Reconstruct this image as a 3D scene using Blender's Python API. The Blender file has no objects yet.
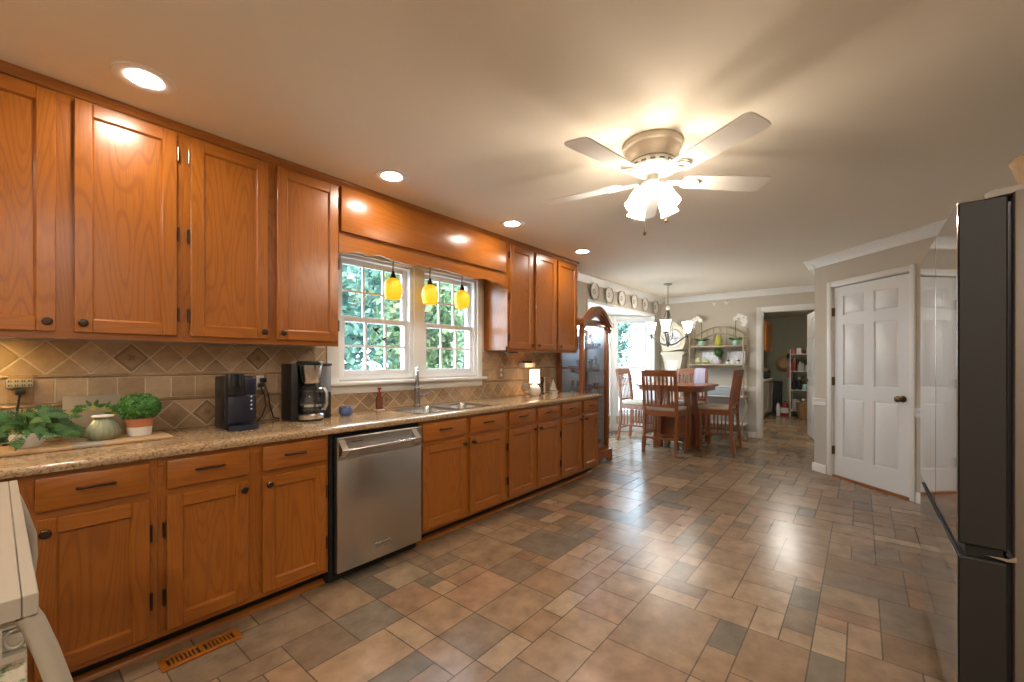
import bpy, bmesh, math, random
from mathutils import Vector, Matrix
R = math.radians
PI = math.pi
scn = bpy.context.scene
COL = scn.collection

# ------------------------------------------------------------------ camera, world, sun, exposure
CAM_H, F_PX, YAW = 1.23, 425.0, 39.4
cd = bpy.data.cameras.new('camera')
cam = bpy.data.objects.new('camera', cd)
COL.objects.link(cam)
cam.location = (0, 0, CAM_H)
cam.rotation_euler = (R(90), 0, R(YAW - 90))
cd.sensor_width = 36
cd.lens = F_PX / 1024 * 36
cd.shift_y = 20.5 / 1024
cd.clip_start = 0.02
scn.camera = cam

world = bpy.data.worlds.new('world')
scn.world = world
world.use_nodes = True
_bg = world.node_tree.nodes['Background']
_bg.inputs[0].default_value = (0.72, 0.87, 1.0, 1)
_bg.inputs[1].default_value = 4.4

sd = bpy.data.lights.new('sun', 'SUN')
sun = bpy.data.objects.new('sun', sd)
COL.objects.link(sun)
sd.energy = 5.0
sd.angle = R(2)
sd.color = (1, .95, .85)
sun.location = (-4, -10, 12)
sun.rotation_euler = (R(48), 0, R(-28))

scn.view_settings.view_transform = 'Standard'
scn.view_settings.look = 'None'
scn.view_settings.exposure = 1.7
scn.view_settings.gamma = 1.0
scn.view_settings.use_curve_mapping = False
cy = scn.cycles
cy.use_denoising = True
cy.max_bounces = 10
cy.diffuse_bounces = 5
cy.glossy_bounces = 4
cy.transparent_max_bounces = 16
cy.sample_clamp_indirect = 6
cy.caustics_reflective = False
cy.caustics_refractive = False

CAN_E = 62.0       # recessed lamps
FAN_E = 185.0        # glass shades of the fan
CHAND_E = 20.0
LAMP_E = .55

# ------------------------------------------------------------------ materials
MATS = {}
def new_mat(name):
    m = bpy.data.materials.new(name)
    m.use_nodes = True
    MATS[name] = m
    return m, m.node_tree.nodes, m.node_tree.links, m.node_tree.nodes['Principled BSDF']

def plain(name, col, rough=.5, metal=0, noise=0.0, nscale=20, bump=0, bscale=60, coat=0, spec=None, sheen=0):
    m, N, L, P = new_mat(name)
    P.inputs['Base Color'].default_value = (*col, 1)
    P.inputs['Roughness'].default_value = rough
    P.inputs['Metallic'].default_value = metal
    if coat:
        P.inputs['Coat Weight'].default_value = coat
        P.inputs['Coat Roughness'].default_value = .15
    if spec is not None:
        P.inputs['Specular IOR Level'].default_value = spec
    if sheen:
        P.inputs['Sheen Weight'].default_value = sheen
    tc = N.new('ShaderNodeTexCoord')
    if noise:
        n = N.new('ShaderNodeTexNoise')
        n.inputs['Scale'].default_value = nscale
        n.inputs['Detail'].default_value = 5
        L.new(tc.outputs['Object'], n.inputs['Vector'])
        mx = N.new('ShaderNodeMix'); mx.data_type = 'RGBA'
        mx.inputs[6].default_value = (*[max(0, x * (1 - noise)) for x in col], 1)
        mx.inputs[7].default_value = (*[min(1, x * (1 + noise)) for x in col], 1)
        L.new(n.outputs['Fac'], mx.inputs[0])
        L.new(mx.outputs[2], P.inputs['Base Color'])
    if bump:
        n2 = N.new('ShaderNodeTexNoise')
        n2.inputs['Scale'].default_value = bscale
        n2.inputs['Detail'].default_value = 3
        L.new(tc.outputs['Object'], n2.inputs['Vector'])
        b = N.new('ShaderNodeBump')
        b.inputs['Strength'].default_value = bump
        b.inputs['Distance'].default_value = .004
        L.new(n2.outputs['Fac'], b.inputs['Height'])
        L.new(b.outputs['Normal'], P.inputs['Normal'])
    return m

def wood(name, base, dark, axis='z', rough=.3, coat=.25, freq=24, fig=.47, pore=.55):
    """oak: contour lines of stretched noise (cathedral figure) plus fine pores along the grain"""
    m, N, L, P = new_mat(name)
    tc = N.new('ShaderNodeTexCoord')
    oi = N.new('ShaderNodeObjectInfo')
    add = N.new('ShaderNodeVectorMath'); add.operation = 'ADD'
    mul = N.new('ShaderNodeVectorMath'); mul.operation = 'SCALE'
    cmb = N.new('ShaderNodeCombineXYZ')
    for i in range(3):
        L.new(oi.outputs['Random'], cmb.inputs[i])
    L.new(cmb.outputs[0], mul.inputs[0]); mul.inputs['Scale'].default_value = 37.0
    L.new(tc.outputs['Object'], add.inputs[0]); L.new(mul.outputs[0], add.inputs[1])
    def stretched(s_long, s_cross, detail, rough_):
        mp = N.new('ShaderNodeMapping')
        s = {'x': (s_long, s_cross, s_cross), 'y': (s_cross, s_long, s_cross), 'z': (s_cross, s_cross, s_long)}[axis]
        mp.inputs['Scale'].default_value = s
        L.new(add.outputs[0], mp.inputs['Vector'])
        n = N.new('ShaderNodeTexNoise')
        n.inputs['Scale'].default_value = 1
        n.inputs['Detail'].default_value = detail
        n.inputs['Roughness'].default_value = rough_
        L.new(mp.outputs[0], n.inputs['Vector'])
        return n
    n1 = stretched(.75, 6.0, 1.2, .4)
    ml = N.new('ShaderNodeMath'); ml.operation = 'MULTIPLY'; ml.inputs[1].default_value = freq * 2 * PI
    L.new(n1.outputs['Fac'], ml.inputs[0])
    sn = N.new('ShaderNodeMath'); sn.operation = 'SINE'
    L.new(ml.outputs[0], sn.inputs[0])
    rp = N.new('ShaderNodeMapRange')
    rp.inputs['From Min'].default_value = .25; rp.inputs['From Max'].default_value = 1.0
    rp.inputs['To Min'].default_value = 0; rp.inputs['To Max'].default_value = fig
    L.new(sn.outputs[0], rp.inputs['Value'])
    n2 = stretched(5, 170, 3, .6)
    rp2 = N.new('ShaderNodeMapRange')
    rp2.inputs['From Min'].default_value = .5; rp2.inputs['From Max'].default_value = .72
    rp2.inputs['To Min'].default_value = 0; rp2.inputs['To Max'].default_value = pore
    L.new(n2.outputs['Fac'], rp2.inputs['Value'])
    mx0 = N.new('ShaderNodeMath'); mx0.operation = 'MAXIMUM'
    L.new(rp.outputs[0], mx0.inputs[0]); L.new(rp2.outputs[0], mx0.inputs[1])
    n3 = stretched(.8, 3.0, 2, .5)
    mixb = N.new('ShaderNodeMix'); mixb.data_type = 'RGBA'
    mixb.inputs[6].default_value = (*[c * .84 for c in base], 1)
    mixb.inputs[7].default_value = (*[c * 1.14 for c in base], 1)
    L.new(n3.outputs['Fac'], mixb.inputs[0])
    mix = N.new('ShaderNodeMix'); mix.data_type = 'RGBA'
    L.new(mx0.outputs[0], mix.inputs[0])
    L.new(mixb.outputs[2], mix.inputs[6])
    mix.inputs[7].default_value = (*dark, 1)
    L.new(mix.outputs[2], P.inputs['Base Color'])
    P.inputs['Roughness'].default_value = rough
    P.inputs['Coat Weight'].default_value = coat
    P.inputs['Coat Roughness'].default_value = .22
    b = N.new('ShaderNodeBump'); b.inputs['Strength'].default_value = .12; b.inputs['Distance'].default_value = .002
    L.new(n2.outputs['Fac'], b.inputs['Height'])
    L.new(b.outputs['Normal'], P.inputs['Normal'])
    return m

def emit(name, col, strength, base=None):
    m, N, L, P = new_mat(name)
    P.inputs['Base Color'].default_value = (*(base or col), 1)
    P.inputs['Roughness'].default_value = .4
    P.inputs['Emission Color'].default_value = (*col, 1)
    P.inputs['Emission Strength'].default_value = strength
    tc = N.new('ShaderNodeTexCoord'); n = N.new('ShaderNodeTexNoise'); n.inputs['Scale'].default_value = 30
    L.new(tc.outputs['Object'], n.inputs['Vector'])
    b = N.new('ShaderNodeBump'); b.inputs['Strength'].default_value = .02
    L.new(n.outputs['Fac'], b.inputs['Height']); L.new(b.outputs['Normal'], P.inputs['Normal'])
    return m

def glass(name, tint=(1, 1, 1), refl=.07, rough=.02, body=0.0):
    """thin clear glass: see-through with a weak mirror; body mixes in a diffuse tint"""
    m, N, L, P = new_mat(name)
    out = N['Material Output']
    tr = N.new('ShaderNodeBsdfTransparent'); tr.inputs[0].default_value = (*tint, 1)
    gl = N.new('ShaderNodeBsdfGlossy'); gl.inputs['Roughness'].default_value = rough
    lw = N.new('ShaderNodeLayerWeight'); lw.inputs['Blend'].default_value = .5
    pw = N.new('ShaderNodeMath'); pw.operation = 'POWER'; pw.inputs[1].default_value = 5
    L.new(lw.outputs['Facing'], pw.inputs[0])
    mr = N.new('ShaderNodeMath'); mr.operation = 'MULTIPLY_ADD'; mr.use_clamp = True
    mr.inputs[1].default_value = .6; mr.inputs[2].default_value = refl * .6
    L.new(pw.outputs[0], mr.inputs[0])
    mx = N.new('ShaderNodeMixShader')
    L.new(mr.outputs[0], mx.inputs[0])
    first = tr.outputs[0]
    if body:
        df = N.new('ShaderNodeBsdfDiffuse'); df.inputs[0].default_value = (*tint, 1)
        m2 = N.new('ShaderNodeMixShader'); m2.inputs[0].default_value = body
        L.new(tr.outputs[0], m2.inputs[1]); L.new(df.outputs[0], m2.inputs[2])
        first = m2.outputs[0]
    L.new(first, mx.inputs[1]); L.new(gl.outputs[0], mx.inputs[2])
    L.new(mx.outputs[0], out.inputs['Surface'])
    return m

def tinted(name, rough, spec, nscale, namp, bump, rvar=0.0):
    """stone look: colour of each tile from its 'tint' attribute, mottled by noise"""
    m, N, L, P = new_mat(name)
    at = N.new('ShaderNodeAttribute'); at.attribute_name = 'tint'
    tc = N.new('ShaderNodeTexCoord')
    n = N.new('ShaderNodeTexNoise'); n.inputs['Scale'].default_value = nscale
    n.inputs['Detail'].default_value = 7; n.inputs['Roughness'].default_value = .65
    L.new(tc.outputs['Object'], n.inputs['Vector'])
    mr = N.new('ShaderNodeMapRange')
    mr.inputs['From Min'].default_value = .2; mr.inputs['From Max'].default_value = .8
    mr.inputs['To Min'].default_value = 1 - namp; mr.inputs['To Max'].default_value = 1 + namp
    L.new(n.outputs['Fac'], mr.inputs['Value'])
    mu = N.new('ShaderNodeVectorMath'); mu.operation = 'SCALE'
    L.new(at.outputs['Color'], mu.inputs[0]); L.new(mr.outputs[0], mu.inputs['Scale'])
    L.new(mu.outputs[0], P.inputs['Base Color'])
    P.inputs['Roughness'].default_value = rough
    P.inputs['Specular IOR Level'].default_value = spec
    if rvar:
        r2 = N.new('ShaderNodeMapRange')
        r2.inputs['From Min'].default_value = .3; r2.inputs['From Max'].default_value = .7
        r2.inputs['To Min'].default_value = rough - rvar; r2.inputs['To Max'].default_value = rough + rvar
        L.new(n.outputs['Fac'], r2.inputs['Value']); L.new(r2.outputs[0], P.inputs['Roughness'])
    b = N.new('ShaderNodeBump'); b.inputs['Strength'].default_value = bump; b.inputs['Distance'].default_value = .003
    L.new(n.outputs['Fac'], b.inputs['Height']); L.new(b.outputs['Normal'], P.inputs['Normal'])
    return m

def speckle(name, cols, scale, rough):
    """granite: voronoi flecks of several colours under cloudy noise"""
    m, N, L, P = new_mat(name)
    tc = N.new('ShaderNodeTexCoord')
    v = N.new('ShaderNodeTexNoise'); v.inputs['Scale'].default_value = scale
    v.inputs['Detail'].default_value = 6; v.inputs['Roughness'].default_value = .75
    L.new(tc.outputs['Object'], v.inputs['Vector'])
    cr = N.new('ShaderNodeValToRGB')
    el = cr.color_ramp.elements
    pos = [.30, .42, .50, .58, .70]
    el[0].position = pos[0]; el[0].color = (*cols[0], 1)
    el[1].position = pos[-1]; el[1].color = (*cols[-1], 1)
    for p, c in zip(pos[1:-1], cols[1:-1]):
        e = el.new(p); e.color = (*c, 1)
    L.new(v.outputs['Fac'], cr.inputs[0])
    L.new(cr.outputs[0], P.inputs['Base Color'])
    P.inputs['Roughness'].default_value = rough
    return m

def leafmat(name, c1, c2, scale=9, rough=.45, trans=0.0):
    m, N, L, P = new_mat(name)
    tc = N.new('ShaderNodeTexCoord')
    n = N.new('ShaderNodeTexNoise'); n.inputs['Scale'].default_value = scale; n.inputs['Detail'].default_value = 4
    L.new(tc.outputs['Object'], n.inputs['Vector'])
    cr = N.new('ShaderNodeValToRGB')
    cr.color_ramp.elements[0].position = .35; cr.color_ramp.elements[0].color = (*c1, 1)
    cr.color_ramp.elements[1].position = .65; cr.color_ramp.elements[1].color = (*c2, 1)
    L.new(n.outputs['Fac'], cr.inputs[0]); L.new(cr.outputs[0], P.inputs['Base Color'])
    P.inputs['Roughness'].default_value = rough
    if trans:
        out = N['Material Output']
        tl = N.new('ShaderNodeBsdfTranslucent'); L.new(cr.outputs[0], tl.inputs[0])
        mx = N.new('ShaderNodeMixShader'); mx.inputs[0].default_value = trans
        L.new(P.outputs[0], mx.inputs[1]); L.new(tl.outputs[0], mx.inputs[2])
        L.new(mx.outputs[0], out.inputs['Surface'])
    return m

OAK, OAKD = (.335, .104, .0095), (.175, .048, .005)
oak_v = wood('oak_upright_grain', OAK, OAKD, 'z')
oak_h = wood('oak_level_grain', OAK, OAKD, 'x', freq=15, fig=.36)
oak_y = wood('oak_depth_grain', OAK, OAKD, 'y', freq=15, fig=.36)
cherry = wood('dining_wood', (.27, .085, .026), (.13, .036, .011), 'z', rough=.32, fig=.35, freq=7, pore=.2)
cherry_h = wood('dining_wood_level', (.28, .088, .027), (.13, .036, .011), 'y', rough=.28, fig=.35, freq=7, pore=.2)
curio_w = wood('curio_wood', (.30, .095, .026), (.14, .038, .010), 'z', rough=.28, fig=.35, freq=7, pore=.2)
paint_ceiling = plain('ceiling_paint', (.85, .79, .68), .75, bump=.05, bscale=180)
paint_wall = plain('wall_paint', (.56, .51, .43), .8, noise=.02, bump=.04, bscale=220)
paint_wain = plain('lower_wall_paint', (.50, .47, .42), .8, noise=.02)
paint_olive = plain('olive_wall_paint', (.27, .27, .20), .85, noise=.03)
white_trim = plain('white_trim_paint', (.80, .80, .78), .35, bump=.01)
white_door = plain('white_door_paint', (.80, .81, .82), .38, bump=.015, bscale=40)
vinyl_white = plain('window_vinyl', (.80, .82, .84), .4, bump=.01)
floor_tile = tinted('floor_tile', .25, .5, 8, .36, .05, 0)
wall_tile = tinted('travertine', .5, .4, 26, .22, .18)
grout = plain('grout', (.40, .30, .20), .9, noise=.1)
granite = speckle('granite', [(.08, .045, .022), (.24, .145, .07), (.40, .27, .15), (.47, .34, .21), (.30, .20, .11)], 75, .13)
bronze = plain('dark_bronze', (.075, .050, .038), .30, .9, noise=.25, nscale=60)
steel = plain('brushed_steel', (.50, .48, .45), .30, 1, noise=.04, nscale=6, bump=.01)
steel_lt = plain('light_steel', (.62, .62, .62), .18, 1, noise=.03)
chrome = plain('chrome', (.50, .50, .52), .14, 1, noise=.02)
mirror_steel = plain('polished_fridge_steel', (.56, .53, .50), .06, 1, noise=.02, nscale=3)
fridge_side = plain('fridge_cabinet_grey', (.20, .165, .135), .45, .3, noise=.03)
fridge_edge = plain('fridge_door_edge', (.016, .014, .013), .55, 0, noise=.1)
black = plain('black_plastic', (.012, .012, .014), .35, noise=.1)
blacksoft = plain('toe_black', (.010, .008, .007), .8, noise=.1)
navy = plain('dark_blue_black', (.014, .017, .034), .28, noise=.1)
fan_white = plain('fan_white', (.80, .78, .74), .3, bump=.01)
fan_cream = plain('fan_housing', (.62, .54, .43), .25, noise=.03)
brass = plain('aged_brass', (.20, .13, .06), .3, 1, noise=.15)
cream = plain('cream_paint', (.36, .315, .25), .5, noise=.05, nscale=12)
cream_lt = plain('cream_planks', (.34, .295, .235), .5, noise=.05, nscale=12)
fabric = plain('seat_fabric', (.52, .44, .34), .9, noise=.08, nscale=60, bump=.1, bscale=300, sheen=.2)
terracotta = plain('terracotta', (.46, .17, .075), .75, noise=.12)
potwhite = plain('white_glaze', (.72, .70, .65), .45, noise=.06)
whiteware = plain('white_ceramic', (.80, .78, .73), .3, noise=.03)
bluecer = plain('blue_ceramic', (.10, .15, .32), .3, noise=.12)
red = plain('red_plastic', (.25, .02, .025), .35, noise=.1)
amber = glass('amber_glass', (.38, .15, .08), .08, .05, .45)
clear = glass('clear_glass', (.97, .98, .98), .07)
pane = glass('window_glass', (.94, .98, 1.0), .05)
greenglass = glass('green_ribbed_glass', (.42, .45, .30), .12, .08, .55)
leaf_dark = leafmat('monstera_leaf', (.012, .050, .008), (.050, .150, .022), 22, .6)
leaf_box = leafmat('boxwood_leaf', (.025, .11, .018), (.10, .28, .05), 60, .6)
leaf_lime = leafmat('lime_leaf', (.35, .36, .03), (.55, .52, .08), 30, .5)
leaf_out1 = leafmat('tree_leaf_teal', (.030, .085, .065), (.11, .20, .155), 1.8, .5, .35)
leaf_out2 = leafmat('tree_leaf_green', (.06, .12, .045), (.17, .22, .11), 1.6, .5, .35)
bark = plain('bark', (.20, .17, .15), .9, noise=.3, nscale=15, bump=.4, bscale=20)
bounce_ground_m = plain('pale_bounce_ground', (.34, .34, .32), .95, noise=.3, nscale=4)  # ground made pale grey so its bounce onto the bay stays neutral
wicker = plain('wicker', (.38, .24, .12), .7, noise=.3, nscale=45, bump=.5, bscale=90)
board_w = wood('serving_board_wood', (.50, .33, .18), (.32, .19, .09), 'x', rough=.5, coat=0, fig=.3)
iron_cream = plain('rack_metal', (.46, .38, .25), .4, .3, noise=.15)
clock_paint = plain('clock_paint', (.62, .57, .45), .55, noise=.10, nscale=9)
chand_metal = plain('chandelier_iron', (.10, .095, .095), .4, .8, noise=.2)
stem_metal = plain('chandelier_stem', (.36, .32, .26), .35, .8, noise=.2)
toile = speckle('blue_toile', [(.20, .26, .45), (.55, .60, .70), (.78, .79, .80), (.80, .80, .80), (.42, .47, .62)], 26, .5)
floral = speckle('leaf_print', [(.03, .12, .05), (.10, .25, .12), (.62, .56, .44), (.66, .60, .48), (.58, .42, .30)], 40, .7)
dialm = speckle('clock_dial', [(.20, .23, .28), (.48, .50, .52), (.70, .70, .68), (.74, .74, .72), (.40, .43, .48)], 14, .4)
rear_fill_glow = emit('rear_fill_lamp_glow', (1, .90, .78), 175.0)  # emission of the added fill lamps out of view
can_glow = emit('recessed_lamp_glow', (1, .88, .75), CAN_E)
fan_glow = emit('fan_shade_glow', (1, .91, .80), FAN_E)
frosted = glass('frosted_shade', (1, .97, .92), .10, .3, .45)
_n = frosted.node_tree.nodes; _e = _n.new('ShaderNodeEmission'); _e.inputs[0].default_value = (1, .93, .84, 1); _e.inputs[1].default_value = 1.2
_a = _n.new('ShaderNodeAddShader'); _o = _n['Material Output']; _l = frosted.node_tree.links
_l.new(_o.inputs['Surface'].links[0].from_socket, _a.inputs[0]); _l.new(_e.outputs[0], _a.inputs[1]); _l.new(_a.outputs[0], _o.inputs['Surface'])
chand_glow = emit('chandelier_shade_glow', (1, .92, .82), CHAND_E)
shade_glow = emit('lamp_shade_glow', (1, .80, .55), LAMP_E)
pend_glow = emit('amber_shade_glow', (1, .44, .008), .24, (.9, .45, .03))
warm_glow = emit('warm_strip_glow', (1, .68, .22), 22)
screen_white = plain('button_white', (.7, .7, .75), .4, noise=.02)
pink = plain('faded_pink', (.55, .10, .12), .6, noise=.1)
greybox = plain('grey_goods', (.36, .36, .34), .6, noise=.15)
mint = plain('mint_goods', (.30, .55, .50), .5, noise=.1)
brownbag = plain('brown_goods', (.26, .14, .07), .8, noise=.25, nscale=25)
roomdark = plain('dark_goods', (.015, .013, .02), .6, noise=.2)

# ------------------------------------------------------------------ helpers
class M:
    def __init__(self):
        self.b = bmesh.new(); self.tint = None
    def _set(self, faces, mi):
        for f in faces: f.material_index = mi
    def box(self, x0, x1, y0, y1, z0, z1, bev=0, mi=0, seg=2):
        b = self.b
        v = [b.verts.new(p) for p in ((x0, y0, z0), (x1, y0, z0), (x1, y1, z0), (x0, y1, z0), (x0, y0, z1), (x1, y0, z1), (x1, y1, z1), (x0, y1, z1))]
        fs = [b.faces.new([v[i] for i in q]) for q in ((3, 2, 1, 0), (4, 5, 6, 7), (0, 1, 5, 4), (1, 2, 6, 5), (2, 3, 7, 6), (3, 0, 4, 7))]
        self._set(fs, mi)
        if bev:
            es = list({e for f in fs for e in f.edges})
            r = bmesh.ops.bevel(b, geom=es, offset=bev, segments=seg, profile=.5, affect='EDGES', clamp_overlap=True)
            self._set(r['faces'], mi)
        return self
    def tube(self, pts, r, seg=10, mi=0, caps=True):
        b = self.b
        pts = [Vector(p) for p in pts]
        n = len(pts)
        rr = r if isinstance(r, (list, tuple)) else [r] * n
        rings = []
        prev = None
        for i, p in enumerate(pts):
            t = (pts[min(i + 1, n - 1)] - pts[max(i - 1, 0)]).normalized()
            if prev is None:
                a = Vector((0, 0, 1)) if abs(t.z) < .9 else Vector((1, 0, 0))
                u = t.cross(a).normalized()
            else:
                u = (prev - t * prev.dot(t)).normalized()
            prev = u
            w = t.cross(u)
            rings.append([b.verts.new(p + (u * math.cos(2 * PI * k / seg) + w * math.sin(2 * PI * k / seg)) * rr[i]) for k in range(seg)])
        for i in range(n - 1):
            for k in range(seg):
                f = b.faces.new((rings[i][k], rings[i][(k + 1) % seg], rings[i + 1][(k + 1) % seg], rings[i + 1][k]))
                f.material_index = mi
        if caps:
            f = b.faces.new(list(reversed(rings[0]))); f.material_index = mi
            f = b.faces.new(rings[-1]); f.material_index = mi
        return self
    def lathe(self, prof, c=(0, 0, 0), seg=24, mi=0, rot=None, ripple=0, nrip=0):
        """prof: list of (radius, z); closed at ends where radius is 0"""
        b = self.b; c = Vector(c); rings = []
        for (r, z) in prof:
            if r <= 1e-6:
                p = Vector((0, 0, z))
                if rot: p = rot @ p
                rings.append([b.verts.new(c + p)])
            else:
                ring = []
                for k in range(seg):
                    a = 2 * PI * k / seg
                    q = r * (1 + ripple * math.cos(nrip * a)) if ripple else r
                    p = Vector((q * math.cos(a), q * math.sin(a), z))
                    if rot: p = rot @ p
                    ring.append(b.verts.new(c + p))
                rings.append(ring)
        for A, B in zip(rings, rings[1:]):
            for k in range(seg):
                k2 = (k + 1) % seg
                if len(A) == 1 and len(B) == 1: continue
                if len(A) == 1: vs = (A[0], B[k2], B[k])
                elif len(B) == 1: vs = (A[k], A[k2], B[0])
                else: vs = (A[k], A[k2], B[k2], B[k])
                f = b.faces.new(vs); f.material_index = mi
        return self
    def ball(self, c, r, seg=16, rings=10, mi=0):
        r = r if isinstance(r, (tuple, list)) else (r, r, r)
        mat = Matrix.Translation(c) @ Matrix.Diagonal((*r, 1))
        res = bmesh.ops.create_uvsphere(self.b, u_segments=seg, v_segments=rings, radius=1, matrix=mat)
        for v in res['verts']:
            for f in v.link_faces: f.material_index = mi
        return self
    def prism(self, poly, axis, a0, a1, mi=0):
        """polygon in the two other axes (order x,y,z without axis) extruded along axis"""
        b = self.b
        def P(p, a):
            if axis == 'x': return (a, p[0], p[1])
            if axis == 'y': return (p[0], a, p[1])
            return (p[0], p[1], a)
        A = [b.verts.new(P(p, a0)) for p in poly]; B = [b.verts.new(P(p, a1)) for p in poly]
        n = len(poly); fs = [b.faces.new(A), b.faces.new(list(reversed(B)))]
        for i in range(n):
            fs.append(b.faces.new((A[i], B[i], B[(i + 1) % n], A[(i + 1) % n])))
        self._set(fs, mi)
        bmesh.ops.recalc_face_normals(b, faces=fs)
        return self
    def quad(self, pts, mi=0):
        f = self.b.faces.new([self.b.verts.new(p) for p in pts]); f.material_index = mi
        return f
    def move(self, mat):
        bmesh.ops.transform(self.b, matrix=mat, verts=self.b.verts); return self
    def build(self, name, mats, parent=None, loc=None, local=False, smooth=35):
        """vertices are in world space; the mesh hangs on its thing's origin (local=True: vertices already local)"""
        if not isinstance(mats, (list, tuple)): mats = [mats]
        base = None
        if not local:
            if parent is not None: base = ORI[parent.name]
            elif loc is not None: base = Vector(loc)
            if base is not None:
                bmesh.ops.translate(self.b, vec=-base, verts=self.b.verts)
        me = bpy.data.meshes.new(name)
        bmesh.ops.recalc_face_normals(self.b, faces=[f for f in self.b.faces if not f.tag])
        self.b.to_mesh(me); self.b.free()
        for m in mats: me.materials.append(m)
        for p in me.polygons: p.use_smooth = True
        me.set_sharp_from_angle(angle=R(smooth))
        o = bpy.data.objects.new(name, me); COL.objects.link(o)
        if parent is not None: o.parent = parent
        if loc is not None: o.location = loc
        ORI[o.name] = Vector(loc) if loc is not None else (ORI[parent.name] if parent is not None else Vector((0, 0, 0)))
        return o
ORI = {}
def tag(o, label, cat, group=None):
    o['label'] = label; o['category'] = cat
    if group: o['group'] = group
    return o
def thing(name, label, cat, loc, group=None, rz=0):
    o = bpy.data.objects.new(name, None); COL.objects.link(o)
    o.empty_display_size = .1
    o.location = loc; o.rotation_euler = (0, 0, rz)
    ORI[o.name] = Vector(loc)
    return tag(o, label, cat, group)
def struct(m, name, mats, smooth=35):
    o = m.build(name, mats, smooth=smooth)
    o['kind'] = 'structure'
    return o
def copy_tree(o, parent=None):
    c = o.copy(); COL.objects.link(c)
    if parent is not None: c.parent = parent
    for ch in list(o.children): copy_tree(ch, c)
    return c
def set_tint(o, cols):
    """cols: list of colours per polygon"""
    at = o.data.attributes.new('tint', 'FLOAT_COLOR', 'FACE')
    for i, c in enumerate(cols): at.data[i].color = (*c, 1)

# ------------------------------------------------------------------ room shell
HC = 2.375
WY = 2.845           # window wall
WX = 7.80            # far wall of the dining end
rnd = random.Random(4)

# floor: modular stone-look tiles laid square to the walls, in a random pack of five sizes
def make_floor():
    U = .118
    x0, x1, y0, y1 = -2.4, 12.1, -1.25, 3.62
    nx, ny = int((x1 - x0) / U), int((y1 - y0) / U)
    occ = [[False] * ny for _ in range(nx)]
    sizes = [(3, 3), (3, 2), (2, 3), (2, 2), (2, 1), (1, 2), (1, 1), (4, 3)]
    wts = [3, 4, 3, 9, 7, 5, 3, 1]
    pal = [(.290, .200, .130), (.265, .178, .114), (.315, .222, .146), (.250, .165, .104), (.215, .160, .112), (.170, .142, .110), (.290, .185, .120), (.330, .245, .165)]
    pw = [6, 6, 4, 4, 4, 3, 4, 2]
    b = M(); tints = []
    b.box(x0, x1, y0, y1, -.12, -.0016)
    g = (.10, .075, .055)
    tints += [g] * 6
    for i in range(nx):
        for j in range(ny):
            if occ[i][j]: continue
            for _ in range(12):
                w, h = rnd.choices(sizes, wts)[0]
                if i + w <= nx and j + h <= ny and all(not occ[a][c] for a in range(i, i + w) for c in range(j, j + h)): break
            else: w, h = 1, 1
            for a in range(i, i + w):
                for c in range(j, j + h): occ[a][c] = True
            e = .0028
            b.quad(((x0 + i * U + e, y0 + j * U + e, 0), (x0 + (i + w) * U - e, y0 + j * U + e, 0), (x0 + (i + w) * U - e, y0 + (j + h) * U - e, 0), (x0 + i * U + e, y0 + (j + h) * U - e, 0)))
            p = rnd.choices(pal, pw)[0]; k = rnd.uniform(.78, 1.0)
            tints.append((p[0] * k * 1.03, p[1] * k * .975, p[2] * k * .90))
    o = struct(b, 'floor', floor_tile)
    set_tint(o, tints)
make_floor()

b = M(); b.box(-2.3, WX + .05, -1.15, WY + .15, HC, HC + .12)
struct(b, 'ceiling', paint_ceiling)
b = M(); b.box(WX + .05, 12.1, .2, 2.35, 2.30, HC + .12)
struct(b, 'ceiling_laundry', paint_ceiling)

WIN = (1.53, 2.93, 1.10, 2.01)
BAY = (5.05, 7.44, 2.05)
b = M()
y0, y1 = WY, WY + .14
b.box(-2.3, WIN[0], y0, y1, 0, HC); b.box(WIN[1], BAY[0], y0, y1, 0, HC)
b.box(WIN[0], WIN[1], y0, y1, 0, WIN[2]); b.box(WIN[0], WIN[1], y0, y1, WIN[3], HC)
b.box(BAY[0], BAY[1], y0, y1, BAY[2], HC); b.box(BAY[1], WX + .12, y0, y1, 0, HC)
struct(b, 'wall_left', paint_wall)
# far wall with the doorway to the laundry
DY0, DY1, DZ = .45, 1.235, 2.03
b = M()
b.box(WX, WX + .1, DY1, WY, 0, HC); b.box(WX, WX + .1, .3, DY0, 0, HC); b.box(WX, WX + .1, DY0, DY1, DZ, HC)
struct(b, 'wall_back', paint_wall)
b = M(); b.box(WX - .004, WX + .002, DY1 + .01, 2.84, .09, .75)
struct(b, 'wall_back_lower', paint_wain)
b = M(); b.box(-2.3, -2.2, -1.15, WY, 0, HC); struct(b, 'wall_rear', paint_wall)
b = M(); b.box(-2.2, 4.50, -1.15, -1.05, 0, HC); struct(b, 'wall_right', paint_wall)
b = M(); b.box(5.90, WX, .30, .398, 0, HC); struct(b, 'wall_pantry', paint_wall)

b = M(); b.box(4.50, WX + .1, -1.15, -1.05, 0, HC); struct(b, 'wall_closet_back', paint_wall)
b = M(); b.box(WX, WX + .1, -1.05, .30, 0, HC); struct(b, 'wall_closet_end', paint_wall)
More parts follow.
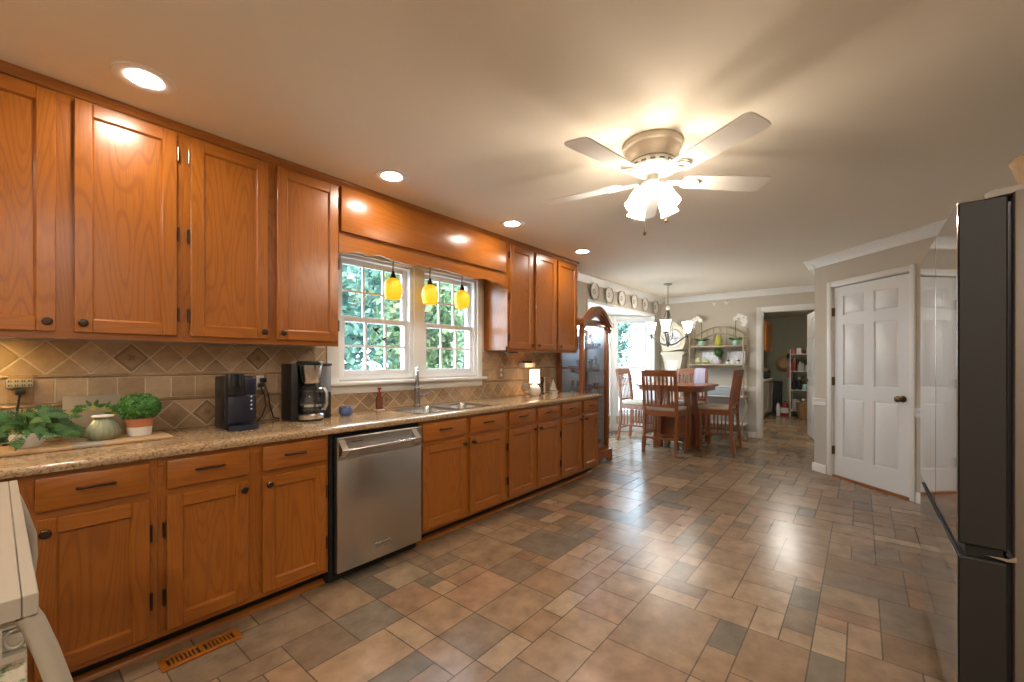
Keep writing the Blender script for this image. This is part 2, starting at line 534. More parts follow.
# angled wall: its own frame, x along the wall from the far corner, -y into the room
AW = Matrix.Translation((5.895, .407, 0)) @ Matrix.Rotation(R(225), 4, 'Z')
AL = 2.05
dl, dr, dt = .243, 1.052, 2.025
b = M()
b.box(0, dl - .01, 0, .10, 0, HC); b.box(dr + .01, AL, 0, .10, 0, HC); b.box(dl - .01, dr + .01, 0, .10, dt + .012, HC)
b.move(AW); struct(b, 'wall_angled', paint_wall)
b = M()
b.box(.0, .18, -.004, .001, .085, .745); b.box(1.105, AL - .02, -.004, .001, .085, .745)
b.move(AW); struct(b, 'wall_angled_lower', paint_wain)
# laundry room walls
b = M(); b.box(12.0, 12.1, .2, 2.25, 0, 2.31); struct(b, 'wall_laundry_end', paint_olive)
b = M(); b.box(WX + .1, 12.0, 2.15, 2.25, 0, 2.31); struct(b, 'wall_laundry_left', paint_olive)
b = M(); b.box(WX + .1, 12.0, .2, .30, 0, 2.31); struct(b, 'wall_laundry_right', paint_olive)

# bay: two canted sides, a middle, a soffit
bd = .55
BP = [(BAY[0] - .02, WY + .025), (BAY[0] + .50, WY + .025 + bd), (BAY[1] - .50, WY + .025 + bd), (BAY[1] + .02, WY + .025)]
b = M(); b.prism([(BAY[0] - .12, WY + .141), (BAY[0] + .45, WY + .14 + bd + .12), (BAY[1] - .45, WY + .14 + bd + .12), (BAY[1] + .12, WY + .141)], 'z', BAY[2], BAY[2] + .1)
struct(b, 'ceiling_bay', white_trim)
b = M(); b.box(BAY[0] + .002, BAY[1] - .002, WY - .012, WY - .001, BAY[2] - .02, BAY[2] + .018)
b.box(BAY[0] - .01, BAY[0] + .02, WY - .012, WY + .02, 0.0, BAY[2] - .02)
b.box(BAY[1] - .02, BAY[1] + .01, WY - .012, WY + .02, 0.0, BAY[2] - .02)
b.box(BAY[0] + .02, BAY[1] - .02, WY - .001, WY + .14, BAY[2] - .015, BAY[2] - .001)
struct(b, 'trim_bay_opening', white_trim)

def sash(b, x0, x1, z0, z1, y, cols, rows, st=.038, th=.03):
    """one sash frame with muntins in a local frame (y = inner face)"""
    b.box(x0, x0 + st, y, y + th, z0, z1, .003); b.box(x1 - st, x1, y, y + th, z0, z1, .003)
    b.box(x0 + st, x1 - st, y, y + th, z0, z0 + st, .003); b.box(x0 + st, x1 - st, y, y + th, z1 - st, z1, .003)
    iw, ih = x1 - x0 - 2 * st, z1 - z0 - 2 * st
    for i in range(1, cols):
        x = x0 + st + iw * i / cols; b.box(x - .008, x + .008, y + .004, y + .022, z0 + st, z1 - st)
    for j in range(1, rows):
        z = z0 + st + ih * j / rows; b.box(x0 + st, x1 - st, y + .0045, y + .0215, z - .008, z + .008)

def double_hung(root, x0, x1, z0, z1, zm, yin, depth, cols, rows, mat4=None):
    """frame, upper and lower sash with pane; local or world frame"""
    def fin(b, name, mat, par=root):
        if mat4 is not None: b.move(mat4)
        return b.build(name, mat, par)
    b = M(); f = .03
    b.box(x0, x0 + f, yin, yin + depth, z0, z1); b.box(x1 - f, x1, yin, yin + depth, z0, z1)
    b.box(x0 + f, x1 - f, yin, yin + depth, z1 - f, z1); b.box(x0 + f, x1 - f, yin, yin + depth, z0, z0 + f)
    fin(b, 'window_frame', vinyl_white)
    b = M(); sash(b, x0 + f, x1 - f, z0 + f, zm + .02, yin + .02, cols, rows)
    lo = fin(b, 'lower_sash', vinyl_white)
    b = M(); b.box(x0 + f + .03, x1 - f - .03, yin + .033, yin + .037, z0 + f + .03, zm - .01)
    fin(b, 'pane', pane, lo)
    b = M(); sash(b, x0 + f, x1 - f, zm - .02, z1 - f, yin + .052, cols, rows)
    up = fin(b, 'upper_sash', vinyl_white)
    b = M(); b.box(x0 + f + .03, x1 - f - .03, yin + .065, yin + .069, zm + .01, z1 - f - .03)
    fin(b, 'pane', pane, up)

def win_root(name, loc):
    o = bpy.data.objects.new(name, None); COL.objects.link(o); o.location = loc
    ORI[o.name] = Vector(loc); o['kind'] = 'structure'; return o
# kitchen window: two double-hung units in one casing
w1 = win_root('window_1', (1.86, WY, WIN[2]))
double_hung(w1, WIN[0], 2.185, WIN[2], WIN[3], 1.54, WY + .005, .13, 3, 2)
w2 = win_root('window_2', (2.6, WY, WIN[2]))
double_hung(w2, 2.275, WIN[1], WIN[2], WIN[3], 1.54, WY + .005, .13, 3, 2)
b = M(); b.box(2.185, 2.275, WY - .012, WY + .13, WIN[2], WIN[3])
b.box(WIN[0] - .085, WIN[0] + .004, WY - .02, WY, 1.085, 2.09, .004); b.box(WIN[1] - .004, WIN[1] + .06, WY - .02, WY, 1.085, 2.09, .004)
b.box(WIN[0], WIN[1], WY - .02, WY, 2.0, 2.09, .004)
struct(b, 'trim_window_casing', white_trim)
b = M(); b.box(WIN[0] - .11, WIN[1] + .085, WY - .065, WY + .01, 1.062, 1.086, .006)
b.box(WIN[0] - .07, WIN[1] + .06, WY - .018, WY, 1.0, 1.062, .004)
struct(b, 'trim_window_stool', white_trim)

def bay_facet(n, A, B):
    A, B = Vector((*A, 0)), Vector((*B, 0)); L_ = (B - A).length; d = (B - A).normalized()
    ang = math.atan2(d.y, d.x)
    T = Matrix.Translation(A) @ Matrix.Rotation(ang, 4, 'Z')   # +y of the frame points outward
    m0 = .05
    b = M()
    b.box(0, m0 + .02, 0, .1, 0, BAY[2]); b.box(L_ - m0 - .02, L_, 0, .1, 0, BAY[2])
    b.box(m0 + .02, L_ - m0 - .02, 0, .1, 0, .30); b.box(m0 + .02, L_ - m0 - .02, 0, .1, 1.98, BAY[2])
    b.move(T); struct(b, 'wall_bay_%d' % n, paint_wall)
    r = win_root('window_%d' % (n + 2), A + d * L_ / 2)
    double_hung(r, m0 + .02, L_ - m0 - .02, .30, 1.98, 1.12, .005, .09, 2, 3, T)
    b = M()
    b.box(.0, .085, -.018, 0, .12, 2.03, .003); b.box(L_ - .085, L_, -.018, 0, .12, 2.03, .003)
    b.box(.085, L_ - .085, -.018, 0, 1.96, 2.03, .003); b.box(.085, L_ - .085, -.03, 0, .27, .31, .003)
    b.box(0.01, L_ - .01, -.014, 0, .0, .12, .003)
    b.move(T); struct(b, 'trim_bay_%d' % n, white_trim)
bay_facet(1, BP[0], BP[1]); bay_facet(2, BP[1], BP[2]); bay_facet(3, BP[2], BP[3])

# mouldings ---------------------------------------------------------
def crown_profile():   # (out from wall, z)
    return [(0, HC - .095), (.012, HC - .095), (.018, HC - .075), (.050, HC - .040), (.066, HC - .018), (.078, HC - .014), (.078, HC - .001), (0, HC - .001)]
b = M(); b.prism([(WY - o - .001, z) for o, z in crown_profile()], 'x', 4.29, WX - .001); struct(b, 'trim_crown_left', white_trim)
b = M(); b.prism([(WX - o - .001, z) for o, z in crown_profile()], 'y', .40, WY - .08); struct(b, 'trim_crown_back', white_trim)
b = M(); b.prism([(-o - .001, z) for o, z in crown_profile()], 'x', -.075, AL - .02); b.move(AW); struct(b, 'trim_crown_angled', white_trim)
b = M(); b.prism([(.399 + o, z) for o, z in crown_profile()], 'x', 5.86, WX - .08); struct(b, 'trim_crown_pantry', white_trim)
b = M(); b.prism([(-1.049 + o, z) for o, z in crown_profile()], 'x', -2.2, 4.46); struct(b, 'trim_crown_right', white_trim)
def base_prof(o0): return [(0, 0), (.016, 0), (.016, .065), (.010, .085), (0, .09)]
def rail_prof(): return [(0, .742), (.010, .744), (.016, .76), (.014, .785), (.024, .80), (.026, .818), (0, .822)]
for nm, pf in (('baseboard', base_prof(0)), ('trim_chair_rail', rail_prof())):
    b = M(); b.prism([(-o - .005, z) for o, z in pf], 'x', -.014, .172); b.prism([(-o - .005, z) for o, z in pf], 'x', 1.112, AL - .05); b.move(AW); struct(b, nm + '_angled', white_trim)
    b = M(); b.prism([(WX - o - .005, z) for o, z in pf], 'y', DY1 + .075, WY - .02); struct(b, nm + '_back', white_trim)
    b = M(); b.prism([(WY - o - .001, z) for o, z in pf], 'x', BAY[1] + .012, WX - .03); struct(b, nm + '_left', white_trim)
    b = M(); b.prism([(.399 + o, z) for o, z in pf], 'x', 5.93, WX - .03); struct(b, nm + '_pantry', white_trim)
# casing of the doorway in the far wall
b = M()
b.box(WX - .022, WX, DY1 - .002, DY1 + .068, 0, DZ + .07, .004); b.box(WX - .022, WX, DY0 + .001, DY1 - .002, DZ, DZ + .07, .004)
b.box(WX, WX + .1, DY1 - .014, DY1, 0, DZ); b.box(WX, WX + .1, DY0, DY1 - .014, DZ - .014, DZ)
struct(b, 'trim_doorway', white_trim)

# ------------------------------------------------------------------ doors
def six_panel(b, w, h, th=.036):
    """door leaf in x 0..w, z 0..h, faces at y 0 and th; raised panels in sunk fields on both faces"""
    st, mid = .11, .10
    pw = (w - 2 * st - mid) / 2
    rows = [(.21, .83), (.965, 1.60), (1.70, 1.90)]
    k = h / 2.0
    rows = [(a * k, c * k) for a, c in rows]
    xs = [(st, st + pw), (w - st - pw, w - st)]
    b.box(0, w, .010, th - .010, 0, h)
    for y0, y1 in ((0, .0101), (th - .0101, th)):
        b.box(0, st, y0, y1, 0, h); b.box(w - st, w, y0, y1, 0, h)
        zp = 0
        for a, c in rows + [(h, h)]:
            b.box(st, w - st, y0, y1, zp, a); zp = c
        for a, c in rows:
            b.box(st + pw, w - st - pw, y0, y1, a, c)
    for (xa, xb) in xs:
        for (a, c) in rows:
            m_ = .028
            for yo, yi in ((.002, .0102), (th - .002, th - .0102)):
                q0 = [(xa + .012, yi, a + .012), (xb - .012, yi, a + .012), (xb - .012, yi, c - .012), (xa + .012, yi, c - .012)]
                q1 = [(xa + m_, yo, a + m_), (xb - m_, yo, a + m_), (xb - m_, yo, c - m_), (xa + m_, yo, c - m_)]
                v0 = [b.b.verts.new(p) for p in q0]; v1 = [b.b.verts.new(p) for p in q1]
                b.b.faces.new(v1)
                for i in range(4): b.b.faces.new((v0[i], v0[(i + 1) % 4], v1[(i + 1) % 4], v1[i]))
d1 = win_root('door_1', (5.895, .407, 0))
d1.rotation_euler = (0, 0, R(225))
b = M(); six_panel(b, dr - dl - .008, 2.0); b.move(Matrix.Translation((dl + .004, .012, .018)))
leaf = b.build('door_leaf', white_door, d1, local=True)
b = M()
for z in (.28, 1.02, 1.76):
    b.tube([(dl - .001, -.002, z - .045), (dl - .001, -.002, z + .045)], .009, 8); b.box(dl - .002, dl + .014, .004, .0125, z - .045, z + .045)
hg = b.build('door_hinge', brass, d1, local=True)
b = M()
kx, kz = .978, .89
ry = Matrix.Rotation(R(90), 3, 'X')
b.lathe([(0, 0), (.032, 0), (.030, .008), (.013, .012), (.011, .030), (.026, .040), (.030, .052), (.026, .064), (.012, .070), (0, .071)], (kx, .011, kz), 20, rot=ry)
b.build('door_knob', brass, d1, local=True)
b = M(); b.box(dl - .0, dr, -.012, .06, 0.0, .014); b.move(AW); struct(b, 'trim_threshold', oak_h)
b = M()
cw = .048
b.box(dl - cw - .012, dl - .006, -.018, 0, 0, dt + .06, .004); b.box(dr + .006, dr + cw + .002, -.018, 0, 0, dt + .06, .004)
b.box(dl - .006, dr + .006, -.018, 0, dt + .006, dt + .06, .004)
b.box(dl - .01, dl - .001, -.002, .10, 0.0, dt + .012); b.box(dr + .001, dr + .01, -.002, .10, 0, dt + .012); b.box(dl - .001, dr + .001, -.002, .1, dt + .002, dt + .012)
b.move(AW); struct(b, 'trim_door_casing', white_trim)
# laundry door, standing open into the far room
d2 = win_root('door_2', (WX + .115, DY0 + .03, 0))
d2.rotation_euler = (0, 0, R(14))
b = M(); six_panel(b, .76, 2.0); b.move(Matrix.Translation((0, 0, .012))); b.build('door_leaf', white_door, d2, local=True)
b = M()
b.lathe([(0, 0), (.030, 0), (.012, .012), (.011, .030), (.026, .040), (.030, .052), (.022, .066), (0, .070)], (.70, .036, .92), 16, rot=Matrix.Rotation(R(-90), 3, 'X'))
b.build('door_knob', brass, d2, local=True)

# ------------------------------------------------------------------ backsplash of travertine tiles
def backsplash():
    b = M(); tints = []
    G = (.62, .51, .37)
    cols = [(.47, .33, .20), (.42, .285, .17), (.52, .38, .245), (.38, .265, .165), (.49, .34, .20), (.44, .325, .22)]
    rr = random.Random(9)
    def base(x0, x1, z0, z1):
        n0 = len(b.b.faces); b.box(x0, x1, WY - .006, WY, z0, z1)
        tints.extend([G] * (len(b.b.faces) - n0))
    def tile(poly, col, out=.0085, ins=.0):
        # convex polygon, slightly proud of the grout with a chamfered rim
        n = len(poly); cx = sum(p[0] for p in poly) / n; cz = sum(p[1] for p in poly) / n
        A = [b.b.verts.new((p[0], WY - .006, p[1])) for p in poly]
        B = [b.b.verts.new((p[0] + (cx - p[0]) * .04, WY - out, p[1] + (cz - p[1]) * .04)) for p in poly]
        b.b.faces.new(B); tints.append(col)
        for i in range(n):
            b.b.faces.new((A[i], A[(i + 1) % n], B[(i + 1) % n], B[i])); tints.append(col)
    def shrink(poly, g):
        n = len(poly); cx = sum(p[0] for p in poly) / n; cz = sum(p[1] for p in poly) / n
        out = []
        for x, z in poly:
            d = math.hypot(x - cx, z - cz); k = max(0, (d - g) / d); out.append((cx + (x - cx) * k, cz + (z - cz) * k))
        return out
    def pick():
        c = rr.choice(cols); k = rr.uniform(.85, 1.15); return tuple(q * k for q in c)
    def diamonds(x0, x1, z0, z1, xa):
        base(x0, x1, z0, z1)
        P = .1455; h = (z1 - z0); zc = (z0 + z1) / 2
        k0 = math.floor((x0 - xa) / P) - 1; k1 = math.ceil((x1 - xa) / P) + 1
        def clipx(poly):
            for lim, sgn in ((x0, 1), (x1, -1)):
                out = []
                for i in range(len(poly)):
                    p, q = poly[i], poly[(i + 1) % len(poly)]
                    dp, dq = (p[0] - lim) * sgn, (q[0] - lim) * sgn
                    if dp >= 0: out.append(p)
                    if dp * dq < 0:
                        t = dp / (dp - dq); out.append((lim, p[1] + (q[1] - p[1]) * t))
                poly = out
                if len(poly) < 3: return None
            return poly
        for k in range(k0, k1):
            cx = xa + k * P
            d = shrink([(cx - P / 2, zc), (cx, z0), (cx + P / 2, zc), (cx, z1)], .005)
            d = clipx(d)
            if d:
                if k % 4 == 0:
                    tile(d, (.27, .175, .10), .0085)
                    for s, c_, o_ in ((.80, (.38, .26, .155), .011), (.58, (.25, .16, .095), .0105), (.40, (.34, .23, .14), .012)):
                        mx = sum(p[0] for p in d) / len(d)
                        if x0 + .08 < cx < x1 - .08:
                            tile([(cx + (p[0] - cx) * s, zc + (p[1] - zc) * s) for p in d], c_, o_)
                    if x0 + .08 < cx < x1 - .08:
                        for a in range(4):
                            t = a * PI / 2 + PI / 4; ux, uz = math.cos(t) * .014, math.sin(t) * .014
                            tile([(cx + ux * .2 - uz * .35, zc + uz * .2 + ux * .35), (cx + ux * .2 + uz * .35, zc + uz * .2 - ux * .35), (cx + ux * 1.5, zc + uz * 1.5)], (.20, .13, .075), .0135)
                else: tile(d, pick())
            for zt, ze in ((z1, z1), (z0, z0)):
                t = shrink([(cx, zt), (cx + P, zt), (cx + P / 2, zc)], .006)
                t = clipx(t)
                if t: tile(t, pick())
    def squares(x0, x1, z0, z1):
        base(x0, x1, z0, z1); P = .104; n = max(1, round((x1 - x0) / P)); P = (x1 - x0) / n
        for i in range(n):
            tile([(x0 + i * P + .003, z0 + .003), (x0 + (i + 1) * P - .003, z0 + .003), (x0 + (i + 1) * P - .003, z1 - .003), (x0 + i * P + .003, z1 - .003)], pick())
    def rail(x0, x1, z0, z1):
        P = .2; n = max(1, round((x1 - x0) / P)); P = (x1 - x0) / n
        for i in range(n):
            n0 = len(b.b.faces)
            b.prism([(WY, z0), (WY - .012, z0 + .003), (WY - .018, (z0 + z1) / 2), (WY - .012, z1 - .003), (WY, z1)], 'x', x0 + i * P + .001, x0 + (i + 1) * P - .001)
            tints.extend([pick()] * (len(b.b.faces) - n0))
    for x0, x1 in ((-1.2, 1.443), (2.992, 4.28)):
        diamonds(x0, x1, .872, 1.022, .757)
        rail(x0, x1, 1.022, 1.042)
        squares(x0, x1, 1.042, 1.153)
        rail(x0, x1, 1.153, 1.171)
        diamonds(x0, x1, 1.171, 1.325, .437)
    diamonds(1.443, 2.992, .872, 1.0, .757)
    o = struct(b, 'trim_backsplash', wall_tile)
    set_tint(o, tints)
backsplash()

# ------------------------------------------------------------------ cabinets
def cab_panel(b, x0, x1, z0, z1, yf, st=.055, th=.019):
    """framed door; slots: 0 upright grain, 1 level grain. front at yf, back at yf+th"""
    b.box(x0, x0 + st, yf, yf + th, z0, z1, .0025, 0, 1); b.box(x1 - st, x1, yf, yf + th, z0, z1, .0025, 0, 1)
    b.box(x0 + st, x1 - st, yf, yf + th, z0, z0 + st, .0025, 1, 1); b.box(x0 + st, x1 - st, yf, yf + th, z1 - st, z1, .0025, 1, 1)
    b.box(x0 + st - .002, x1 - st + .002, yf + .012, yf + th - .002, z0 + st - .002, z1 - st + .002, 0, 0)
    # sloped inner moulding
    i0, i1 = (x0 + st, z0 + st, x1 - st, z1 - st), (x0 + st + .006, z0 + st + .006, x1 - st - .006, z1 - st - .006)
    A = [(i0[0], yf + .003, i0[1]), (i0[2], yf + .003, i0[1]), (i0[2], yf + .003, i0[3]), (i0[0], yf + .003, i0[3])]
    B = [(i1[0], yf + .0125, i1[1]), (i1[2], yf + .0125, i1[1]), (i1[2], yf + .0125, i1[3]), (i1[0], yf + .0125, i1[3])]
    for i in range(4):
        b.quad((A[i], A[(i + 1) % 4], B[(i + 1) % 4], B[i]), 1 if i in (0, 2) else 0)
KNOB = Matrix.Rotation(R(90), 3, 'X')
def knob(x, y, z, par):
    b = M(); b.lathe([(0, 0), (.009, 0), (.006, .006), (.006, .013), (.0145, .018), (.0165, .024), (.013, .029), (0, .031)], (x, y, z), 14, rot=KNOB)
    return b.build('knob', bronze, par)
def hinge(x, y, z, par):
    b = M(); b.box(x - .005, x + .005, y - .004, y + .012, z - .03, z + .03, .002); b.tube([(x, y - .004, z - .034), (x, y - .004, z + .034)], .0045, 8)
    return b.build('hinge', bronze, par)
def pull(xc, y, z, par, w=.05):
    b = M()
    pts = [(xc - w, y, z - .003), (xc - w, y - .012, z - .002), (xc - w * .8, y - .024, z), (xc, y - .028, z + .002), (xc + w * .8, y - .024, z), (xc + w, y - .012, z - .002), (xc + w, y, z - .003)]
    b.tube(pts, [.006, .0055, .005, .0055, .005, .0055, .006], 8)
    return b.build('pull', bronze, par)
def cab_door(par, x0, x1, z0, z1, yf, hinge_side, knob_side, knob_z, dz=.14):
    b = M(); cab_panel(b, x0, x1, z0, z1, yf)
    d = b.build('door', [oak_v, oak_h], par)
    knob(x0 + .025 if knob_side == 'L' else x1 - .025, yf, knob_z, d)
    hx = x0 - .006 if hinge_side == 'L' else x1 + .006
    zs = [z0 + dz, z1 - dz]
    if z1 - z0 > .8: zs.append((z0 + z1) / 2)
    for z in zs: hinge(hx, yf + .010, z, d)
    return d
def drawer(par, x0, x1, z0, z1, yf):
    b = M(); b.box(x0, x1, yf, yf + .019, z0, z1, .007, 0, 2)
    d = b.build('drawer', oak_h, par); pull((x0 + x1) / 2, yf, (z0 + z1) / 2 + .008, d)
    return d
YB = 2.237
def base_unit(x0, x1, doors, label, ctop=.834):
    t = thing('base_cabinet', label, 'cabinet', ((x0 + x1) / 2, YB, 0), 'oak base cabinets under the granite worktop')
    b = M()
    b.box(x0, x1, YB + .02, WY - .012, .095, ctop)                     # carcass
    if ctop < .8:
        b.box(x0, x0 + .018, YB + .02, WY - .012, ctop, .834); b.box(x1 - .018, x1, YB + .02, WY - .012, ctop, .834)
    b.box(x0, x1, YB, YB + .0199, .795, .834, 0, 1); b.box(x0, x1, YB, YB + .0199, .090, .125, 0, 1); b.box(x0, x1, YB, YB + .0199, .664, .712, 0, 1)
    xs = [x0] + [v for d in doors for v in d[:2]] + [x1]
    for i in range(0, len(xs), 2):
        a = xs[i] - (.012 if i else 0); c = xs[i + 1] + (.012 if i + 1 < len(xs) - 1 else 0)
        b.box(a, c, YB + .0003, YB + .0196, .126, .794, 0, 0)
    b.build('body', [oak_v, oak_h], t)
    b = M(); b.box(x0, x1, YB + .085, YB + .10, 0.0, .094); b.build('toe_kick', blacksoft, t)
    for (a, c, hs, ks, dz0) in doors:
        cab_door(t, a, c, .115, .672, YB - .020, hs, ks, .672 - .035 if dz0 == 0 else .672 - dz0)
        drawer(t, a, c, .700, .820, YB - .020)
    return t
base_unit(-.31, .425, [(-.27, .040, 'L', 'R', 0), (.087, .398, 'R', 'L', .045)], 'oak base cabinet at left, its door partly behind the cream table')
base_unit(.426, 1.148, [(.452, .757, 'L', 'R', 0), (.817, 1.128, 'R', 'L', 0)], 'oak base cabinet between the left corner unit and the dishwasher, below the black coffee machine')
base_unit(1.766, 2.640, [(1.780, 2.178, 'L', 'R', 0), (2.219, 2.616, 'R', 'L', 0)], 'oak base cabinet under the sink, right beside the dishwasher', .66)
base_unit(2.641, 3.440, [(2.667, 3.030, 'L', 'R', 0), (3.068, 3.42, 'R', 'L', 0)], 'oak base cabinet right of the sink unit, second from the far end')
base_unit(3.441, 4.212, [(3.463, 3.833, 'L', 'R', 0), (3.873, 4.190, 'R', 'L', 0)], 'oak base cabinet at the far end of the run, next to the glass curio')
b = M(); b.prism([(YB + .055, 0), (YB + .084, 0), (YB + .084, .026), (YB + .076, .026), (YB + .062, .018), (YB + .056, .008)], 'x', -.31, 1.16)
b.prism([(YB + .055, 0), (YB + .084, 0), (YB + .084, .026), (YB + .076, .026), (YB + .062, .018), (YB + .056, .008)], 'x', 1.79, 4.20)
struct(b, 'trim_toe_moulding', oak_h)

YU = 2.545
def upper_unit(x0, x1, doors, label, z0=1.325, ztop=2.345):
    t = thing('wall_cabinet', label, 'cabinet', ((x0 + x1) / 2, YU, z0), 'oak wall cabinets along the window wall')
    b = M()
    b.box(x0, x1, YU + .02, WY - .002, z0 + .012, ztop)
    b.box(x0, x1, YU, YU + .0199, ztop - .05, ztop, 0, 1); b.box(x0, x1, YU, YU + .0199, z0, z0 + .045, 0, 1)
    xs = [x0] + [v for d in doors for v in d[:2]] + [x1]
    for i in range(0, len(xs), 2):
        a = xs[i] - (.012 if i else 0); c = xs[i + 1] + (.012 if i + 1 < len(xs) - 1 else 0)
        b.box(a, c, YU + .0003, YU + .0196, z0 + .0002, ztop - .0502, 0, 0)
    b.build('body', [oak_v, oak_h], t)
    for (a, c, hs, ks) in doors:
        cab_door(t, a, c, 1.353, 2.325, YU - .020, hs, ks, 1.353 + .038, .10)
    return t
upper_unit(-.22, .580, [(-.19, .158, 'L', 'R'), (.210, .554, 'R', 'L')], 'oak wall cabinet at the left edge, above the leafy plants')
upper_unit(.581, 1.375, [(.607, .958, 'L', 'R'), (1.005, 1.364, 'R', 'L')], 'oak wall cabinet left of the window, above the two coffee makers')
upper_unit(3.03, 3.845, [(3.055, 3.41, 'L', 'R'), (3.461, 3.824, 'R', 'L')], 'oak two-door wall cabinet right of the window, above the table lamp')
upper_unit(3.846, 4.275, [(3.866, 4.262, 'R', 'L')], 'narrow one-door oak wall cabinet at the far end, nearest the glass curio')
# soffit box and scalloped valance over the window
t = thing('window_valance', 'oak panel over the window with a scalloped lower board', 'valance', (2.2, YU, 1.92))
b = M(); b.box(1.376, 3.029, YU + .004, WY - .022, 2.095, 2.345); b.box(1.376, 3.029, YU + .002, YU + .022, 2.02, 2.0949); b.build('body', oak_h, t)
b = M(); b.box(1.385, 2.985, YU - .020, YU + .0015, 2.052, 2.335, .004); b.build('front_panel', oak_h, t)
b = M()
xa, xb = 1.377, 3.028
pts = [(xa, 2.030), (xb, 2.030)]
N_ = 96
def scal(u):   # u 0..1, symmetric: drop at the ends, ogee steps to a higher middle
    v = abs(u - .5) * 2
    z = 1.953
    if v > .93: z = 1.918
    elif v > .80: z = 1.918 + .030 * math.sin((.93 - v) / .13 * PI / 2)
    elif v > .72: z = 1.948 - .012 * math.sin((.80 - v) / .08 * PI)
    elif v > .55: z = 1.944 + .012 * math.sin((.72 - v) / .17 * PI)
    elif v > .25: z = 1.944 - .008 * math.sin((.55 - v) / .30 * PI)
    else: z = 1.944 + .010 * math.sin((.25 - v) / .25 * PI / 2)
    return z
low = [(xb + (xa - xb) * i / N_, scal(1 - i / N_)) for i in range(N_ + 1)]
b.prism(pts + low, 'y', YU - .002, YU + .0015 + .018); b.build('scalloped_board', oak_h, t)
b = M()
cp = [(YU - .002, 2.338), (YU - .008, 2.338), (YU - .012, 2.348), (YU - .022, 2.358), (YU - .024, HC - .001), (YU - .002, HC - .001)]
b.prism(cp, 'x', -.22, 4.299)
b.prism([(4.276 + (YU - p[0] - .002), p[1]) for p in cp], 'y', YU - .002, WY - .08)
b.box(-.22, 4.2755, YU, WY - .03, 2.3455, HC - .001)
struct(b, 'trim_cabinet_crown', oak_h)

# ------------------------------------------------------------------ worktop and sink
SX = (1.84, 2.60); SY = (2.31, 2.70)
t = thing('worktop', 'long speckled brown granite worktop running under the window', 'worktop', (2, 2.5, .835))
b = M()
yf, yb, z0, z1 = 2.205, WY - .010, .8345, .872
def edge_strip(xa, xb):
    b.prism([(yf + .012, z0), (yf + .004, z0 + .004), (yf, z0 + .014), (yf, z1 - .014), (yf + .004, z1 - .004), (yf + .014, z1), (SY[0], z1), (SY[0], z0)], 'x', xa, xb)
edge_strip(-1.2, 4.245)
b.box(-1.2, SX[0], SY[0], yb, z0, z1); b.box(SX[1], 4.245, SY[0], yb, z0, z1); b.box(SX[0], SX[1], SY[1], yb, z0, z1)
b.build('granite_slab', granite, t)
t = thing('kitchen_sink', 'stainless double-bowl sink set into the granite below the window', 'sink', (2.2, 2.5, .65))
b = M()
def bowl(xa, xb, ya, yb_, zt, zb, r=.05, n=6):
    def ring(x0, x1, y0, y1, z, rad):
        pts = []
        for (cx, cy_, a0) in ((x1 - rad, y1 - rad, 0), (x0 + rad, y1 - rad, 90), (x0 + rad, y0 + rad, 180), (x1 - rad, y0 + rad, 270)):
            for k in range(n + 1):
                a = R(a0 + 90 * k / n); pts.append((cx + rad * math.cos(a), cy_ + rad * math.sin(a), z))
        return [b.b.verts.new(p) for p in pts]
    rs = [ring(xa - .012, xb + .012, ya - .012, yb_ + .012, zt, r), ring(xa, xb, ya, yb_, zt, r), ring(xa + .004, xb - .004, ya + .004, yb_ - .004, zt - .02, r), ring(xa + .012, xb - .012, ya + .012, yb_ - .012, zb + .03, r), ring(xa + .04, xb - .04, ya + .04, yb_ - .04, zb, r)]
    for A, B in zip(rs, rs[1:]):
        for k in range(len(A)):
            b.b.faces.new((A[k], A[(k + 1) % len(A)], B[(k + 1) % len(A)], B[k]))
    b.b.faces.new(rs[-1])
bowl(SX[0] + .016, 2.205, SY[0] + .014, SY[1] - .014, .874, .69)
bowl(2.235, SX[1] - .016, SY[0] + .014, SY[1] - .014, .874, .69)
b.build('basin', steel_lt, t)
for xc in (2.03, 2.41):
    b = M(); b.lathe([(0, 0), (.03, 0), (.036, .004), (.042, .005), (.044, .002)], (xc, 2.52, .692), 20); b.build('drain', chrome, t)
t = thing('faucet', 'tall chrome faucet with side lever behind the sink', 'faucet', (2.155, 2.755, .872))
b = M(); b.lathe([(0, 0), (.030, 0), (.030, .008), (.024, .014), (.022, .10), (.023, .105), (.023, .15), (.019, .155)], (2.155, 2.755, .8725), 20)
fd = Vector((-.64, -.77, 0))
fo = Vector((2.155, 2.755, 0))
pts = [fo + Vector((0, 0, 1.02 + .03 * q)) for q in range(5)]
pts += [fo + fd * (.035 * (1 - math.cos(R(q)))) + Vector((0, 0, 1.14 + .045 * math.sin(R(q)))) for q in range(20, 181, 20)]
b.tube(pts, [.018, .017, .015, .013, .012] + [.0115] * (len(pts) - 5), 12)
b.build('spout', chrome, t)
b = M(); b.lathe([(.0116, 0), (.014, -.01), (.016, -.06), (.015, -.075), (0, -.076)], fo + fd * .07 + Vector((0, 0, 1.1395)), 16); b.build('spray_head', chrome, t)
b = M(); b.tube([(2.175, 2.755, .955), (2.205, 2.755, .958)], .014, 12); b.tube([(2.205, 2.752, .958), (2.245, 2.745, .968), (2.285, 2.735, .985)], [.009, .008, .006], 10); b.build('lever', chrome, t)

